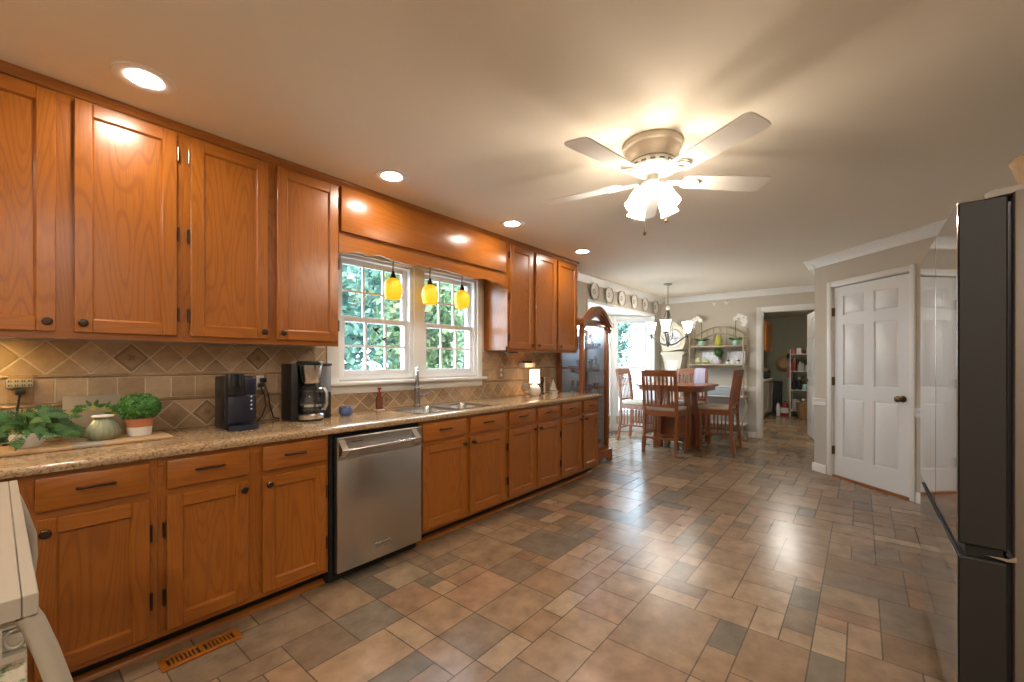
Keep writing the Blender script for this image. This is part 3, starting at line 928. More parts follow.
# ------------------------------------------------------------------ dishwasher
t = thing('dishwasher', 'stainless steel dishwasher with bar handle between oak cabinets', 'dishwasher', (1.467, YB, 0))
b = M(); b.box(1.156, 1.760, YB + .03, WY - .02, .012, .826)
b.box(1.156, 1.176, YB + .005, YB + .03, .03, .826); b.box(1.156, 1.760, YB + .006, YB + .03, .818, .826)
b.box(1.176, 1.760, YB + .06, YB + .08, .0, .1)
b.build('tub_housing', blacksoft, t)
b = M()
x0, x1, yd = 1.182, 1.754, 2.198
b.box(x0, x1, yd, YB + .03, .072, .690, .004)
b.prism([(yd, .6905), (YB + .03, .6905), (YB + .03, .812), (yd + .004, .812), (yd, .808)], 'x', x0, x1)
b.build('door', steel, t)
b = M()
b.tube([(x0 + .035, yd - .040, .744), (x1 - .060, yd - .040, .744)], .011, 14)
for xx, s in ((x0 + .022, 1), (x1 - .062, -1)):
    b.prism([(yd, .695), (yd - .002, .695), (yd - .046, .738), (yd - .050, .748), (yd - .046, .754), (yd - .002, .800), (yd, .800)], 'x', xx - .018, xx + .018)
b.build('handle', steel_lt, t)
b = M(); b.box(1.411, 1.519, yd - .003, yd, .138, .168, .001, 0, 1); b.box(1.418, 1.512, yd - .0036, yd - .003, .144, .162, 0, 1); b.build('badge', [steel_lt, fridge_side], t)
b = M(); b.box(1.262, 1.335, yd - .0006, yd, .779, .784); b.build('marking', black, t)
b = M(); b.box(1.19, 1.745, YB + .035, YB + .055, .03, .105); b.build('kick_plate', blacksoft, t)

# ------------------------------------------------------------------ refrigerator
FX0, FX1, FY = 1.942, 3.010, -.235
t = thing('refrigerator', 'tall stainless french door refrigerator with dark door edges at right', 'refrigerator', (2.45, -.6, 0))
b = M(); b.box(FX0, FX1, -1.0, -.356, .03, 1.745, .006)
for xx in (FX0 + .06, FX1 - .06):
    for yy in (-.42, -.95): b.tube([(xx, yy, 0), (xx, yy, .03)], .02, 10)
b.build('body', fridge_side, t)
b = M(); b.box(FX0 + .03, FX1 - .03, -.356, -.345, .05, 1.72); b.build('gasket', black, t)
def fdoor(nm, x0, x1, z0, z1, slope=0):
    b = M()
    b.box(x0, x1, FY - .108, FY - .003, z0, z1, .004, 1, 1)
    b.box(x0 - .0006, x1 + .0006, FY - .003, FY, z0 - .0005, z1 + .0005, .001, 0, 1)
    return b.build(nm, [mirror_steel, fridge_edge], t)
fdoor('door', FX0, 2.436, .655, 1.733); fdoor('door', 2.446, FX1, .655, 1.733)
fdoor('freezer_drawer', FX0, FX1, .075, .615)
b = M(); b.box(FX0 + .012, FX1 - .012, FY - .10, FY - .02, .616, .654); b.build('handle_recess', blacksoft, t)
b = M(); b.prism([(FY - .06, 1.7335), (FY - .19, 1.7455), (FY - .19, 1.762), (FY - .075, 1.757), (FY - .06, 1.748)], 'x', FX0 + .004, FX0 + .10); b.build('hinge_cover', fridge_side, t)
b = M(); b.prism([(FY - .06, .632), (FY - .11, .634), (FY - .125, .645), (FY - .125, .628), (FY - .11, .624)], 'x', FX0 - .001, FX0 + .05); b.build('drawer_bracket', steel_lt, t)
t = thing('storage_basket', 'woven basket on top of the refrigerator', 'basket', (2.10, -.52, 1.7455))
b = M(); b.lathe([(0, 0), (.10, 0), (.125, .06), (.14, .12), (.146, .13), (.134, .13), (.12, .06), (.09, .012), (0, .012)], (2.10, -.52, 1.7455), 28)
b.build('basket_body', wicker, t)

# ------------------------------------------------------------------ ceiling lamps
def recessed(x, y, label, glow=None):
    t = thing('recessed_light', label, 'ceiling light', (x, y, HC), 'recessed ceiling lights over the worktop')
    b = M(); b.lathe([(.0600, -.001), (.0600, -.003), (.070, -.006), (.098, -.0065), (.102, -.001)], (x, y, HC), 36); b.build('trim_ring', fan_white, t)
    b = M(); b.lathe([(0, -.0045), (.04, -.004), (.0595, -.003)], (x, y, HC), 36); b.build('lens', glow or can_glow, t)
for x, lb in ((-.79, 'recessed ceiling light beyond the left edge'), (.385, 'recessed ceiling light nearest the left, above the plain wall cabinets'), (1.557, 'recessed ceiling light above the left end of the window valance'),
              (2.727, 'recessed ceiling light above the right end of the window valance'), (3.880, 'recessed ceiling light farthest along, over the narrow end cabinet')):
    if x > 0: recessed(x, 2.240, lb)
# unseen lamps added behind and beside the camera as fill for the kitchen
for x, y, lb in ((-1.1, 2.0, 'added unseen fill light behind the camera, over the rear worktop end'), (-1.1, .6, 'added unseen fill light behind the camera, mid room'), (-1.1, -.6, 'added unseen fill light behind the camera, by the right wall'), (.35, -.55, 'added unseen fill light in front of the right wall, beside the refrigerator')):
    recessed(x, y, lb, rear_fill_glow)
t = thing('laundry_fill_lamp', 'unseen fill lamp added on the ceiling beyond the doorway', 'ceiling light', (9.4, 1.1, 2.299))  # added out of view to brighten the dark laundry room
b = M(); b.lathe([(0, 0), (.15, 0), (.15, -.02), (0, -.02)], (9.4, 1.1, 2.299), 24); b.build('lamp_base', fan_white, t)
b = M(); b.lathe([(.14, -.021), (.13, -.06), (.07, -.085), (0, -.09)], (9.4, 1.1, 2.299), 24); b.build('glass_dome', emit('laundry_fill_glow', (1, .94, .84), 34.0), t)

# ceiling fan
FC = (2.20, .85)
t = thing('ceiling_fan', 'white five-blade ceiling fan with lit glass shades', 'ceiling fan', (FC[0], FC[1], HC))
cx, cy_ = FC
b = M(); b.lathe([(0, -.001), (.148, -.001), (.152, -.012), (.150, -.030), (.140, -.036), (.136, -.060), (.128, -.075), (.118, -.100), (0, -.101)], (cx, cy_, HC), 40); b.build('motor_housing', fan_cream, t)
b = M(); b.lathe([(0, -.102), (.112, -.102), (.118, -.112), (.112, -.132), (.085, -.150), (.06, -.165), (0, -.166)], (cx, cy_, HC), 40); hub_ = b.build('hub', fan_white, t)
b = M()
for k in range(16):
    a = 2 * PI * k / 16; c_, s_ = math.cos(a), math.sin(a)
    T = Matrix.Translation((cx, cy_, HC - .123)) @ Matrix.Rotation(a, 4, 'Z')
    for (xx, yy, zz) in (): pass
    m2 = M(); m2.box(.112, .1175, -.012, .012, -.004, .004); m2.move(T)
    tmp = bpy.data.meshes.new('vent'); m2.b.to_mesh(tmp); m2.b.free(); b.b.from_mesh(tmp); bpy.data.meshes.remove(tmp)
b.build('vent_slots', fridge_side, hub_)
ZB = 2.185
for k in range(5):
    a = R(26 + 72 * k)
    T = Matrix.Translation((cx, cy_, ZB)) @ Matrix.Rotation(a, 4, 'Z') @ Matrix.Rotation(R(-10), 4, 'X')
    b = M()
    xs0, xs1, w0, w1 = .165, .625, .054, .070
    poly = [(xs0, -w0 * .6), (xs0 + .02, -w0)] + [(xs1 - .03, -w1), (xs1 - .008, -w1 + .008), (xs1, -w1 + .03), (xs1, w1 - .03), (xs1 - .008, w1 - .008), (xs1 - .03, w1)] + [(xs0 + .02, w0), (xs0, w0 * .6)]
    b.prism(poly, 'z', -.0035, .0035); b.move(T)
    bl = b.build('blade', fan_white, t)
    b = M()
    ring = []
    for i in range(13):
        q = PI * i / 12 - PI / 2
        ring.append((.215 + .032 * math.cos(q), .032 * math.sin(q), -.010))
    b.prism([(.075, -.012), (.15, -.016), (.19, -.034), (.225, -.034), (.225, -.022), (.20, -.020), (.19, 0), (.20, .020), (.225, .022), (.225, .034), (.19, .034), (.15, .016), (.075, .012)], 'z', -.012, -.004)
    b.tube(ring, .005, 8)
    b.move(T); b.build('blade_bracket', fan_white, bl)
b = M(); b.lathe([(0, -.166), (.030, -.166), (.030, -.195), (.056, -.205), (.060, -.225), (.050, -.250), (.030, -.268), (.012, -.276), (.008, -.290), (0, -.293)], (cx, cy_, HC), 28); b.build('light_fitter', fan_white, t)
for k in range(4):
    a = R(66 + 90 * k)
    d = Vector((math.cos(a), math.sin(a), 0))
    dn = (d * math.sin(R(28)) + Vector((0, 0, -1)) * math.cos(R(28))).normalized()
    rot = Vector((0, 0, -1)).rotation_difference(dn).to_matrix()
    p0 = Vector((cx, cy_, HC - .238)) + d * .068
    b = M(); b.tube([Vector((cx, cy_, HC - .232)) + d * .03, p0, p0 + dn * .022], .015, 10); arm = b.build('lamp_socket', fan_white, t)
    b = M()
    prof = [(.018, -.012), (.029, -.022), (.036, -.050), (.038, -.080), (.042, -.108), (.048, -.128), (.0455, -.1275), (.039, -.107), (.035, -.08), (.033, -.05), (.026, -.026), (.016, -.015)]
    b.lathe(prof, p0, 24, rot=rot, ripple=.04, nrip=6); b.build('glass_shade', frosted, arm)
    b = M(); b.lathe([(0, -.0225), (.010, -.024), (.012, -.040), (.021, -.062), (.022, -.078), (.014, -.094), (0, -.099)], p0, 16, rot=rot); b.build('bulb', fan_glow, arm)
for dx, dy, L_ in ((-.03, .03, .16), (.035, -.06, .095)):
    b = M(); x, y = cx + dx, cy_ + dy
    b.tube([(x, y, HC - .205), (x, y, HC - .30 - L_)], .0018, 6); b.lathe([(0, 0), (.008, -.004), (.009, -.016), (0, -.024)], (x, y, HC - .30 - L_), 10)
    b.build('pull_chain', brass, t)

# chandelier
CX, CY = 6.30, 2.20
t = thing('chandelier', 'dark three-arm chandelier with lit white glass shades above the dining table', 'chandelier', (CX, CY, HC))
b = M(); b.lathe([(0, -.001), (.062, -.001), (.060, -.012), (.03, -.022), (.010, -.030), (0, -.031)], (CX, CY, HC), 24); b.build('canopy', stem_metal, t)
b = M(); b.tube([(CX, CY, HC - .03), (CX, CY, 2.04)], .007, 8); b.build('stem', stem_metal, t)
b = M(); b.lathe([(0, .035), (.02, .03), (.032, .0), (.02, -.03), (.0, -.035)], (CX, CY, 2.02), 12); b.build('crystal_ball', whiteware, t)
b = M()
b.tube([(CX, CY, 1.985), (CX, CY, 1.75), (CX, CY, 1.50)], [.014, .016, .02], 10); b.lathe([(0, 1.44), (.012, 1.45), (.03, 1.49), (.022, 1.54), (.012, 1.57), (0, 1.575)], (CX, CY, 0), 16)
for k in range(3):
    a = R(100 + 120 * k); d = Vector((math.cos(a), math.sin(a), 0))
    b.tube([Vector((CX, CY, 1.98)) + d * .02, Vector((CX, CY, 1.82)) + d * .075, Vector((CX, CY, 1.62)) + d * .11, Vector((CX, CY, 1.53)) + d * .05], .005, 6)
b.build('column', chand_metal, t)
for k in range(3):
    a = R(73 + 120 * k); d = Vector((math.cos(a), math.sin(a), 0)); o = Vector((CX, CY, 0))
    pts = [o + d * r_ + Vector((0, 0, z_)) for r_, z_ in ((.015, 1.48), (.06, 1.475), (.13, 1.50), (.21, 1.56), (.27, 1.60), (.30, 1.625), (.295, 1.65))]
    b = M(); b.tube(pts, [.013, .012, .011, .010, .009, .009, .010], 8)
    b.lathe([(0, 1.622), (.030, 1.640), (.033, 1.652), (.018, 1.658), (0, 1.658)], o + d * .295, 16)
    b.lathe([(0, -.035), (.01, -.02), (.014, 0), (.008, .02)], o + d * .295 + Vector((0, 0, 1.61)), 10)
    ar = b.build('arm', chand_metal, t)
    b = M(); b.lathe([(.026, 1.658), (.040, 1.672), (.046, 1.71), (.054, 1.76), (.072, 1.815)], o + d * .295, 24); b.lathe([(.072, 1.815), (.069, 1.815), (.050, 1.76), (.042, 1.71), (.035, 1.676), (0, 1.662)], o + d * .295, 24, mi=1); bmesh.ops.remove_doubles(b.b, verts=b.b.verts, dist=.0001); b.build('glass_shade', [chand_glow, whiteware], ar)

# pendant lamps at the window
for i, (x, lb) in enumerate(((1.874, 'amber glass pendant lamp at the left window sash, leftmost of three'), (2.223, 'amber glass pendant lamp at the window mullion, middle of three'), (2.578, 'amber glass pendant lamp at the right window sash, rightmost of three'))):
    t = thing('pendant_lamp', lb, 'pendant lamp', (x, 2.68, 2.094), 'amber pendant lamps over the sink')
    b = M(); b.lathe([(0, 0), (.05, 0), (.048, -.012), (.01, -.02), (0, -.02)], (x, 2.68, 2.0945), 18); b.tube([(x, 2.68, 2.08), (x, 2.68, 1.89)], .004, 8)
    b.lathe([(0, 1.900), (.009, 1.898), (.014, 1.875), (.024, 1.850), (.028, 1.838), (0, 1.836)], (x, 2.68, 0), 16); b.build('stem', bronze, t)
    b = M(); b.lathe([(.026, 1.846), (.048, 1.832), (.064, 1.800), (.068, 1.765), (.063, 1.725), (.053, 1.694), (.0505, 1.694), (.060, 1.725), (.065, 1.765), (.061, 1.798), (.046, 1.829), (.02, 1.843)], (x, 2.68, 0), 28); b.build('glass_shade', pend_glow, t)

# ------------------------------------------------------------------ things on the worktop
ZC = 0.872
Zr = ZC + .0006
rp_ = random.Random(21)
def leaf_shape(b, base, d, up, L_, W_, droop=.25, split=True, mi=0, n=7):
    """a lobed leaf: midrib from base along d, drooping; splits cut into the rim"""
    d = d.normalized(); side = d.cross(up).normalized(); nrm = side.cross(d).normalized()
    def P(u, v):
        w = base + d * (L_ * u) + side * (W_ * v) + nrm * (-droop * L_ * u * u + .10 * W_ * abs(v))
        return b.b.verts.new(w)
    prof = [.0, .55, .92, 1.0, .90, .66, .32, .0]
    us = [0, .10, .25, .45, .62, .78, .92, 1.05]
    mid = [P(u, 0) for u in us]
    for s in (1, -1):
        for i in range(len(us) - 1):
            g = .10 if split and 0 < i < 6 else 0
            ua, ub = us[i], us[i + 1] - g * (us[i + 1] - us[i]) * 2.2
            va = prof[i]; vb = prof[i + 1]
            q = [mid[i], P(ua - .10 * va + .02, s * va * .5) if va else None, P(ub - .10 * vb, s * vb * .5) if vb else None, mid[i + 1]]
            q = [x for x in q if x]
            if len(q) >= 3:
                f = b.b.faces.new(q if s > 0 else list(reversed(q))); f.material_index = mi

# serving board
t = thing('serving_board', 'long pale wooden board under the plants and jar', 'serving board', (.25, 2.55, Zr))
b = M(); b.box(-.10, .530, 2.475, 2.705, Zr, Zr + .012, .004); b.build('board', board_w, t)
b = M(); b.box(.20, .30, 2.474, 2.706, Zr + .0005, Zr + .0128, .003); b.build('painted_band', cream_lt, t)
ZT = Zr + .0132
# leafy plant in a low pot
t = thing('potted_plant', 'leafy split-leaf plant in a low pale pot beside the outlet', 'plant', (.085, 2.60, ZT))
b = M(); b.lathe([(0, 0), (.036, 0), (.048, .02), (.052, .050), (.049, .058), (.045, .055), (.040, .02), (0, .012)], (.085, 2.60, ZT), 24); b.build('pot', potwhite, t)
b = M(); b.lathe([(0, .046), (.0445, .048)], (.085, 2.60, ZT), 18); b.build('soil', bark, t)
b = M(); st = M()
for i in range(110):
    a = rp_.uniform(0, 2 * PI); k = i / 109
    rad = .02 + .135 * math.sqrt(k)
    hz = .115 * (1 - k) ** .6 + rp_.uniform(-.03, .015)
    o = Vector((.075 + math.cos(a) * rad * .82, 2.585 + math.sin(a) * rad * .78, ZT + .035 + max(.0, hz)))
    o.y = min(o.y, 2.75); o.x = min(o.x, .195)
    d = Vector((math.cos(a + rp_.uniform(-.7, .7)) * .9, math.sin(a) * .5 - .25, rp_.uniform(-.9, .15)))
    L_ = rp_.uniform(.045, .068)
    if o.y + d.normalized().y * L_ > 2.81: d.y = -abs(d.y)
    if o.z + d.normalized().z * L_ - .22 * L_ < ZT + .004: d.z = .30
    leaf_shape(b, o, d, Vector((rp_.uniform(-.5, .3), -1.2, .55)), L_, L_ * .50, .15)
    if i % 2 == 0: st.tube([(.085 + math.cos(a) * .02, 2.60 + math.sin(a) * .02, ZT + .05), ((.085 + o.x) / 2, (2.59 + o.y) / 2, max(o.z, ZT + .06) + .005), o], .0014, 5)
b.build('foliage', leaf_dark, t); st.build('stems', leaf_box, t)
# floral tile leaning on the wall
t = thing('painted_tile', 'cream plaque painted with a yellow and green sprig, leaning on the backsplash', 'plaque', (.295, 2.81, Zr))
T = Matrix.Translation((.295, 2.775, ZT - .0125)) @ Matrix.Rotation(R(-10), 4, 'X')
b = M(); b.box(-.10, .10, 0, .008, .0, .20, .002); b.move(T); b.build('panel', cream_lt, t)
b = M(); 
for i in range(16):
    a = PI * i / 15; p = Vector((.068 * math.cos(a), -.0012, .105 + .045 * math.sin(a)))
    leaf_shape(b, p, Vector((rp_.uniform(-1, 1), 0, rp_.uniform(-.2, 1))), Vector((0, -1, 0)), .032, .016, 0, False)
b.move(T); b.build('painted_sprig', leaf_box, t)
b = M()
for i in range(7):
    a = PI * (i + .5) / 7; b.lathe([(0, .0014), (.010, .001), (.011, 0)], (.075 * math.cos(a), 0, .102 + .035 * math.sin(a)), 12, rot=Matrix.Rotation(R(90), 3, 'X'))
b.move(T); b.build('painted_flowers', leaf_lime, t)
# green glass jar
t = thing('glass_jar', 'squat ribbed green glass jar between the leafy plant and the round topiary', 'jar', (.305, 2.60, ZT))
b = M(); b.lathe([(0, 0), (.040, 0), (.054, .016), (.058, .032), (.052, .058), (.036, .080), (.028, .090), (.030, .098), (.027, .098), (.024, .090), (.033, .077), (.048, .056), (.054, .032), (.049, .017), (0, .005)], (.305, 2.60, ZT), 72, ripple=.03, nrip=18); b.build('glass_body', greenglass, t)
b = M(); b.lathe([(.024, .0985), (.036, .0985), (.038, .103), (.034, .107), (.022, .106), (.020, .102), (.024, .0985)], (.305, 2.60, ZT), 28); b.build('rim', potwhite, t)
# boxwood ball
t = thing('potted_topiary', 'round green topiary ball in a two-tone terracotta pot', 'plant', (.432, 2.62, ZT))
px_, py_ = .432, 2.62
b = M(); b.lathe([(0, 0), (.043, 0), (.047, .040), (.044, .040), (.040, .006), (0, .005)], (px_, py_, ZT), 28, 0); b.build('pot_base', potwhite, t)
b = M(); b.lathe([(.0471, .0402), (.051, .078), (.048, .080), (.044, .076), (0, .074), (0, .0405)], (px_, py_, ZT), 28); b.build('pot_rim', terracotta, t)
b = M()
cz = ZT + .130
b.ball((px_, py_, cz), (.070, .070, .054), 16, 10)
for i in range(1100):
    u = rp_.uniform(-.75, 1); a = rp_.uniform(0, 2 * PI); s_ = math.sqrt(1 - u * u)
    n = Vector((s_ * math.cos(a), s_ * math.sin(a), u)); p = Vector((px_, py_, cz)) + Vector((n.x * .075, n.y * .075, n.z * .060))
    d = (n * .6 + Vector((rp_.uniform(-1, 1), rp_.uniform(-1, 1), rp_.uniform(-1, 1)))).normalized()
    sd_ = d.cross(n).normalized() * .0042
    b.quad((p, p + d * .006 + sd_, p + d * .012, p + d * .006 - sd_))
b.build('foliage', leaf_box, t)

# outlets
def outlet(x, z, label, plate=terracotta, w=.075, h=.125, plate_mat=None, holes=True):
    t = thing('wall_outlet', label, 'outlet', (x, WY - .0095, z))
    b = M(); b.box(x - w / 2, x + w / 2, WY - .016, WY - .0125, z - h / 2, z + h / 2, .0015); b.build('cover_plate', plate_mat or brass, t)
    return t
t = outlet(.072, 1.11, 'brown outlet plate with white six-way tap, left of the plant', plate_mat=wicker)
b = M(); b.box(.028, .110, WY - .046, WY - .0165, 1.115, 1.152, .008)
b.build('multi_tap', cream, t)
b = M()
for i in range(4):
    for dz in (.012, -.006):
        x = .038 + .019 * i; b.box(x - .002, x + .002, WY - .0466, WY - .046, 1.133 + dz - .004, 1.133 + dz + .004); b.box(x + .005, x + .008, WY - .0466, WY - .046, 1.133 + dz - .004, 1.133 + dz + .004)
b.build('socket_slots', black, t)
t = thing('power_cord', 'black plug and cord hanging from the white tap behind the plant', 'cord', (.07, WY - .03, 1.09))
b = M(); b.box(.055, .085, WY - .065, WY - .020, 1.088, 1.108, .004); b.tube([(.07, WY - .045, 1.09), (.066, WY - .048, 1.06), (.060, WY - .040, 1.0), (.062, WY - .03, .94), (.068, WY - .03, .89), (.075, WY - .035, .8785), (.02, WY - .05, .8775)], .004, 8); b.build('cord', black, t)
t = outlet(3.272, 1.118, 'brown outlet plate with white sockets, right of the window', plate_mat=wicker)
b = M()
for dz in (.027, -.027): b.lathe([(0, .003), (.014, .003), (.017, 0)], (3.272, WY - .0162, 1.118 + dz), 16, rot=KNOB)
b.build('socket', whiteware, t)

# single-serve coffee machine
kx0, kx1 = .752, .892
t = thing('coffee_machine', 'black single-serve coffee machine with a dark water tank', 'coffee machine', (.82, 2.58, Zr))
b = M()
b.box(kx0 + .002, kx1, 2.550, 2.70, Zr, Zr + .280, .010)
b.build('body', black, t)
b = M(); b.box(kx0 + .010, kx1 + .004, 2.515, 2.5495, Zr + .030, Zr + .178, .006); b.box(kx1 - .055, kx1 + .004, 2.515, 2.5495, Zr + .1785, Zr + .278, .006); b.build('front_panel', navy, t)
b = M(); b.box(kx0 + .004, kx1 - .058, 2.500, 2.5495, Zr + .180, Zr + .295, .008)
b.tube([(kx0 + .030, 2.499, Zr + .23), (kx0 + .030, 2.499, Zr + .292)], .013, 12); b.tube([(kx0 + .062, 2.499, Zr + .23), (kx0 + .062, 2.499, Zr + .292)], .013, 12); b.build('brew_head', black, t)
b = M()
for i in range(4): b.lathe([(0, .0015), (.0045, .0012), (.005, 0)], (kx1 - .022, 2.5148, Zr + .105 + .022 * i), 10, rot=KNOB)
b.build('buttons', screen_white, t)
b = M()
b.prism([(kx0 + .012, 2.5145), (kx1 + .004, 2.5145), (kx1 + .002, 2.478), (kx1 - .03, 2.460), (kx0 + .040, 2.460), (kx0 + .014, 2.478)], 'z', Zr, Zr + .026); b.build('drip_tray', navy, t)
# drip coffee maker with carafe
mx_, my_ = 1.222, 2.600
t = thing('coffee_maker', 'stainless and black drip coffee maker with glass carafe', 'coffee maker', (1.22, 2.62, Zr))
b = M(); b.box(1.110, 1.150, 2.595, 2.74, Zr, Zr + .345, .008)
b.box(1.1505, 1.290, 2.67, 2.74, Zr, Zr + .335, .006)
b.lathe([(0, 0), (.078, 0), (.079, .012), (0, .012)], (mx_, my_, Zr), 28); b.build('body', black, t)
b = M(); b.lathe([(.0, .225), (.050, .226), (.058, .24), (.070, .335), (0, .336)], (mx_, my_, Zr), 32); b.build('filter_basket', steel_lt, t)
b = M(); b.lathe([(0, .3365), (.073, .3365), (.075, .352), (.066, .360), (0, .361)], (mx_, my_, Zr), 32); b.box(1.292, 1.365, 2.60, 2.73, Zr + .330, Zr + .346, .006); b.build('lid', black, t)
b = M(); b.lathe([(0, .0125), (.080, .0125), (.081, .036), (.072, .044), (0, .045)], (mx_, my_, Zr), 32); b.build('warming_plate', steel_lt, t)
b = M(); b.lathe([(0, .0455), (.055, .046), (.064, .068), (.065, .12), (.050, .165), (.046, .185), (.043, .185), (.047, .163), (.061, .12), (.060, .069), (.052, .05), (0, .0495)], (mx_, my_, Zr), 28); cf = b.build('carafe', clear, t)
b = M(); b.lathe([(0, .1855), (.047, .1855), (.049, .20), (.037, .212), (0, .214)], (mx_, my_, Zr), 24); b.build('carafe_lid', black, cf)
b = M(); b.lathe([(.0652, .085), (.0665, .085), (.0668, .10), (.0655, .10)], (mx_, my_, Zr), 24); b.build('carafe_band', steel_lt, cf)
hd_ = Vector((.10, -.995, 0)); ho = Vector((mx_, my_, Zr))
hd_ = Vector((.62, -.78, 0))
b = M(); b.tube([ho + hd_ * .046 + Vector((0, 0, .195)), ho + hd_ * .085 + Vector((0, 0, .195)), ho + hd_ * .102 + Vector((0, 0, .165)), ho + hd_ * .102 + Vector((0, 0, .10)), ho + hd_ * .090 + Vector((0, 0, .068)), ho + hd_ * .062 + Vector((0, 0, .066))], [.007, .010, .011, .011, .010, .006], 10); b.build('carafe_handle', steel_lt, cf)
b = M(); b.box(1.295, 1.362, 2.61, 2.72, Zr + .165, Zr + .3295, .004); b.build('water_tank', glass('tank_plastic', (.62, .68, .78), .10, .1, .35), t)
b = M(); b.box(1.295, 1.362, 2.61, 2.72, Zr + .0, Zr + .1645, .004); b.build('tank_base', black, t)
t = thing('appliance_cord', 'black plugs and looping cord between the two coffee makers', 'cord', (.99, 2.8, 1.0))
b = M(); b.box(1.008, 1.034, WY - .055, WY - .0205, 1.075, 1.10, .004); b.box(1.02, 1.05, WY - .055, WY - .0205, 1.105, 1.13, .004)
b.tube([(1.02, WY - .045, 1.075), (1.035, WY - .06, 1.03), (1.045, WY - .055, .96), (1.02, WY - .06, .90), (.985, WY - .09, .8795), (.95, WY - .11, .8775), (.90, WY - .12, .8775)], .0042, 8)
b.tube([(1.035, WY - .045, 1.105), (1.055, WY - .06, 1.04), (1.07, WY - .05, .96), (1.09, WY - .05, .885), (1.12, WY - .06, .8775)], .0042, 8); b.build('cord', black, t)
t = thing('wall_outlet', 'brown outlet plate behind the looping black cord between the coffee makers', 'outlet', (1.025, WY - .0165, 1.10))
b = M(); b.box(.99, 1.062, WY - .0200, WY - .0125, 1.042, 1.160, .0015); b.build('cover_plate', wicker, t)
b = M(); b.box(1.005, 1.047, WY - .0204, WY - .0200, 1.06, 1.145); b.build('socket', whiteware, t)

t = thing('blue_bowl', 'small blue ceramic bowl with wavy rim beside the drip coffee maker', 'bowl', (1.475, 2.635, Zr))
b = M(); b.lathe([(0, 0), (.030, 0), (.042, .014), (.045, .035), (.040, .058), (.036, .058), (.040, .036), (.036, .016), (0, .008)], (1.475, 2.635, Zr), 32)
for v in b.b.verts:
    if v.co.z > Zr + .055: v.co.z += .0035 * math.cos(4 * math.atan2(v.co.y - 2.635, v.co.x - 1.475))
b.build('bowl_body', bluecer, t)
t = thing('soap_bottle', 'amber soap bottle with a red pump top at the left of the sink', 'bottle', (1.800, 2.745, Zr))
b = M(); b.box(1.770, 1.830, 2.715, 2.775, Zr, Zr + .006, .002); b.build('dish', whiteware, t)
b = M(); b.lathe([(0, .0065), (.024, .0065), (.026, .012), (.026, .085), (.018, .100), (.012, .106), (0, .107)], (1.80, 2.745, Zr), 20); b.build('bottle_body', amber, t)
b = M(); b.lathe([(0, .1075), (.016, .1075), (.016, .130), (.006, .134), (.006, .150), (.012, .152), (.012, .166), (0, .167)], (1.80, 2.745, Zr), 16); b.tube([(1.80, 2.745, Zr + .160), (1.80, 2.715, Zr + .158)], .004, 8); b.build('pump', red, t)

# things at the right end
def lampset():
    x, y = 3.615, 2.66
    t = thing('table_lamp', 'small table lamp with a glowing white shade and round ribbed base', 'table lamp', (x, y, Zr))
    b = M(); b.lathe([(0, 0), (.045, 0), (.062, .018), (.068, .05), (.060, .085), (.035, .108), (.012, .114), (.010, .135), (0, .136)], (x, y, Zr), 40, ripple=.02, nrip=10); b.build('base', whiteware, t)
    b = M(); b.lathe([(.058, .130), (.052, .275), (.0505, .275), (.0565, .130)], (x, y, Zr), 36); b.build('lamp_shade', shade_glow, t)
    b = M(); b.tube([(x, y, Zr + .136), (x, y, Zr + .18)], .008, 8); b.ball((x, y, Zr + .205), .022, 12, 8); b.build('bulb', emit('bulb_glow', (1, .75, .45), 14), t)
lampset()
x, y = 3.41, 2.62
t = thing('glass_goblet', 'clear round glass goblet left of the small lamp', 'goblet', (x, y, Zr))
b = M(); b.lathe([(0, 0), (.032, .001), (.030, .005), (.008, .012), (.006, .05), (.02, .062), (.042, .085), (.046, .11), (.036, .14), (.034, .14), (.043, .11), (.039, .087), (.018, .066), (0, .062)], (x, y, Zr), 24); b.build('goblet_body', glass('goblet_glass', (.9, .9, .88), .14, .03, .08), t)
t = thing('carved_figure', 'dark brown and white figurine just right of the small lamp', 'figurine', (3.83, 2.72, Zr))
b = M(); b.lathe([(0, 0), (.030, 0), (.032, .012), (.014, .02), (.018, .07), (.012, .10), (.02, .12), (.028, .155), (.018, .185), (0, .19)], (3.83, 2.72, Zr), 18); b.build('figure', plain('dark_carved_wood', (.05, .022, .010), .5, noise=.2), t)
b = M(); b.tube([(3.868, 2.72, Zr), (3.872, 2.715, Zr + .06), (3.866, 2.71, Zr + .12), (3.85, 2.70, Zr + .17), (3.84, 2.69, Zr + .185)], [.012, .010, .010, .008, .005], 8); b.build('white_scroll', whiteware, t)
x, y = 3.97, 2.66
t = thing('sailboat_figurine', 'white sailboat figurine with two sails near the far end of the worktop', 'figurine', (x, y, Zr))
b = M(); b.prism([(x - .075, Zr + .028), (x - .05, Zr), (x + .05, Zr), (x + .085, Zr + .028)], 'y', y - .016, y + .016); b.build('hull', whiteware, t)
b = M(); b.tube([(x - .01, y, Zr + .028), (x - .01, y, Zr + .165)], .003, 6); b.prism([(x - .006, Zr + .035), (x + .075, Zr + .035), (x - .006, Zr + .155)], 'y', y - .003, y + .003); b.prism([(x - .015, Zr + .04), (x - .015, Zr + .145), (x - .068, Zr + .04)], 'y', y - .003, y + .003); b.build('sail', whiteware, t)
t = thing('wall_ledge', 'small white wall ledge with a row of dark knobs behind the lamp', 'ledge', (3.66, WY - .0125, 1.19))
b = M(); b.box(3.555, 3.745, WY - .10, WY - .0185, 1.165, 1.215, .006); b.build('ledge_box', whiteware, t)
b = M()
for i in range(5): b.lathe([(0, 0), (.010, .002), (.012, .012), (.006, .020), (0, .022)], (3.58 + .035 * i, WY - .06, 1.2152), 12)
b.build('knobs', bronze, t)
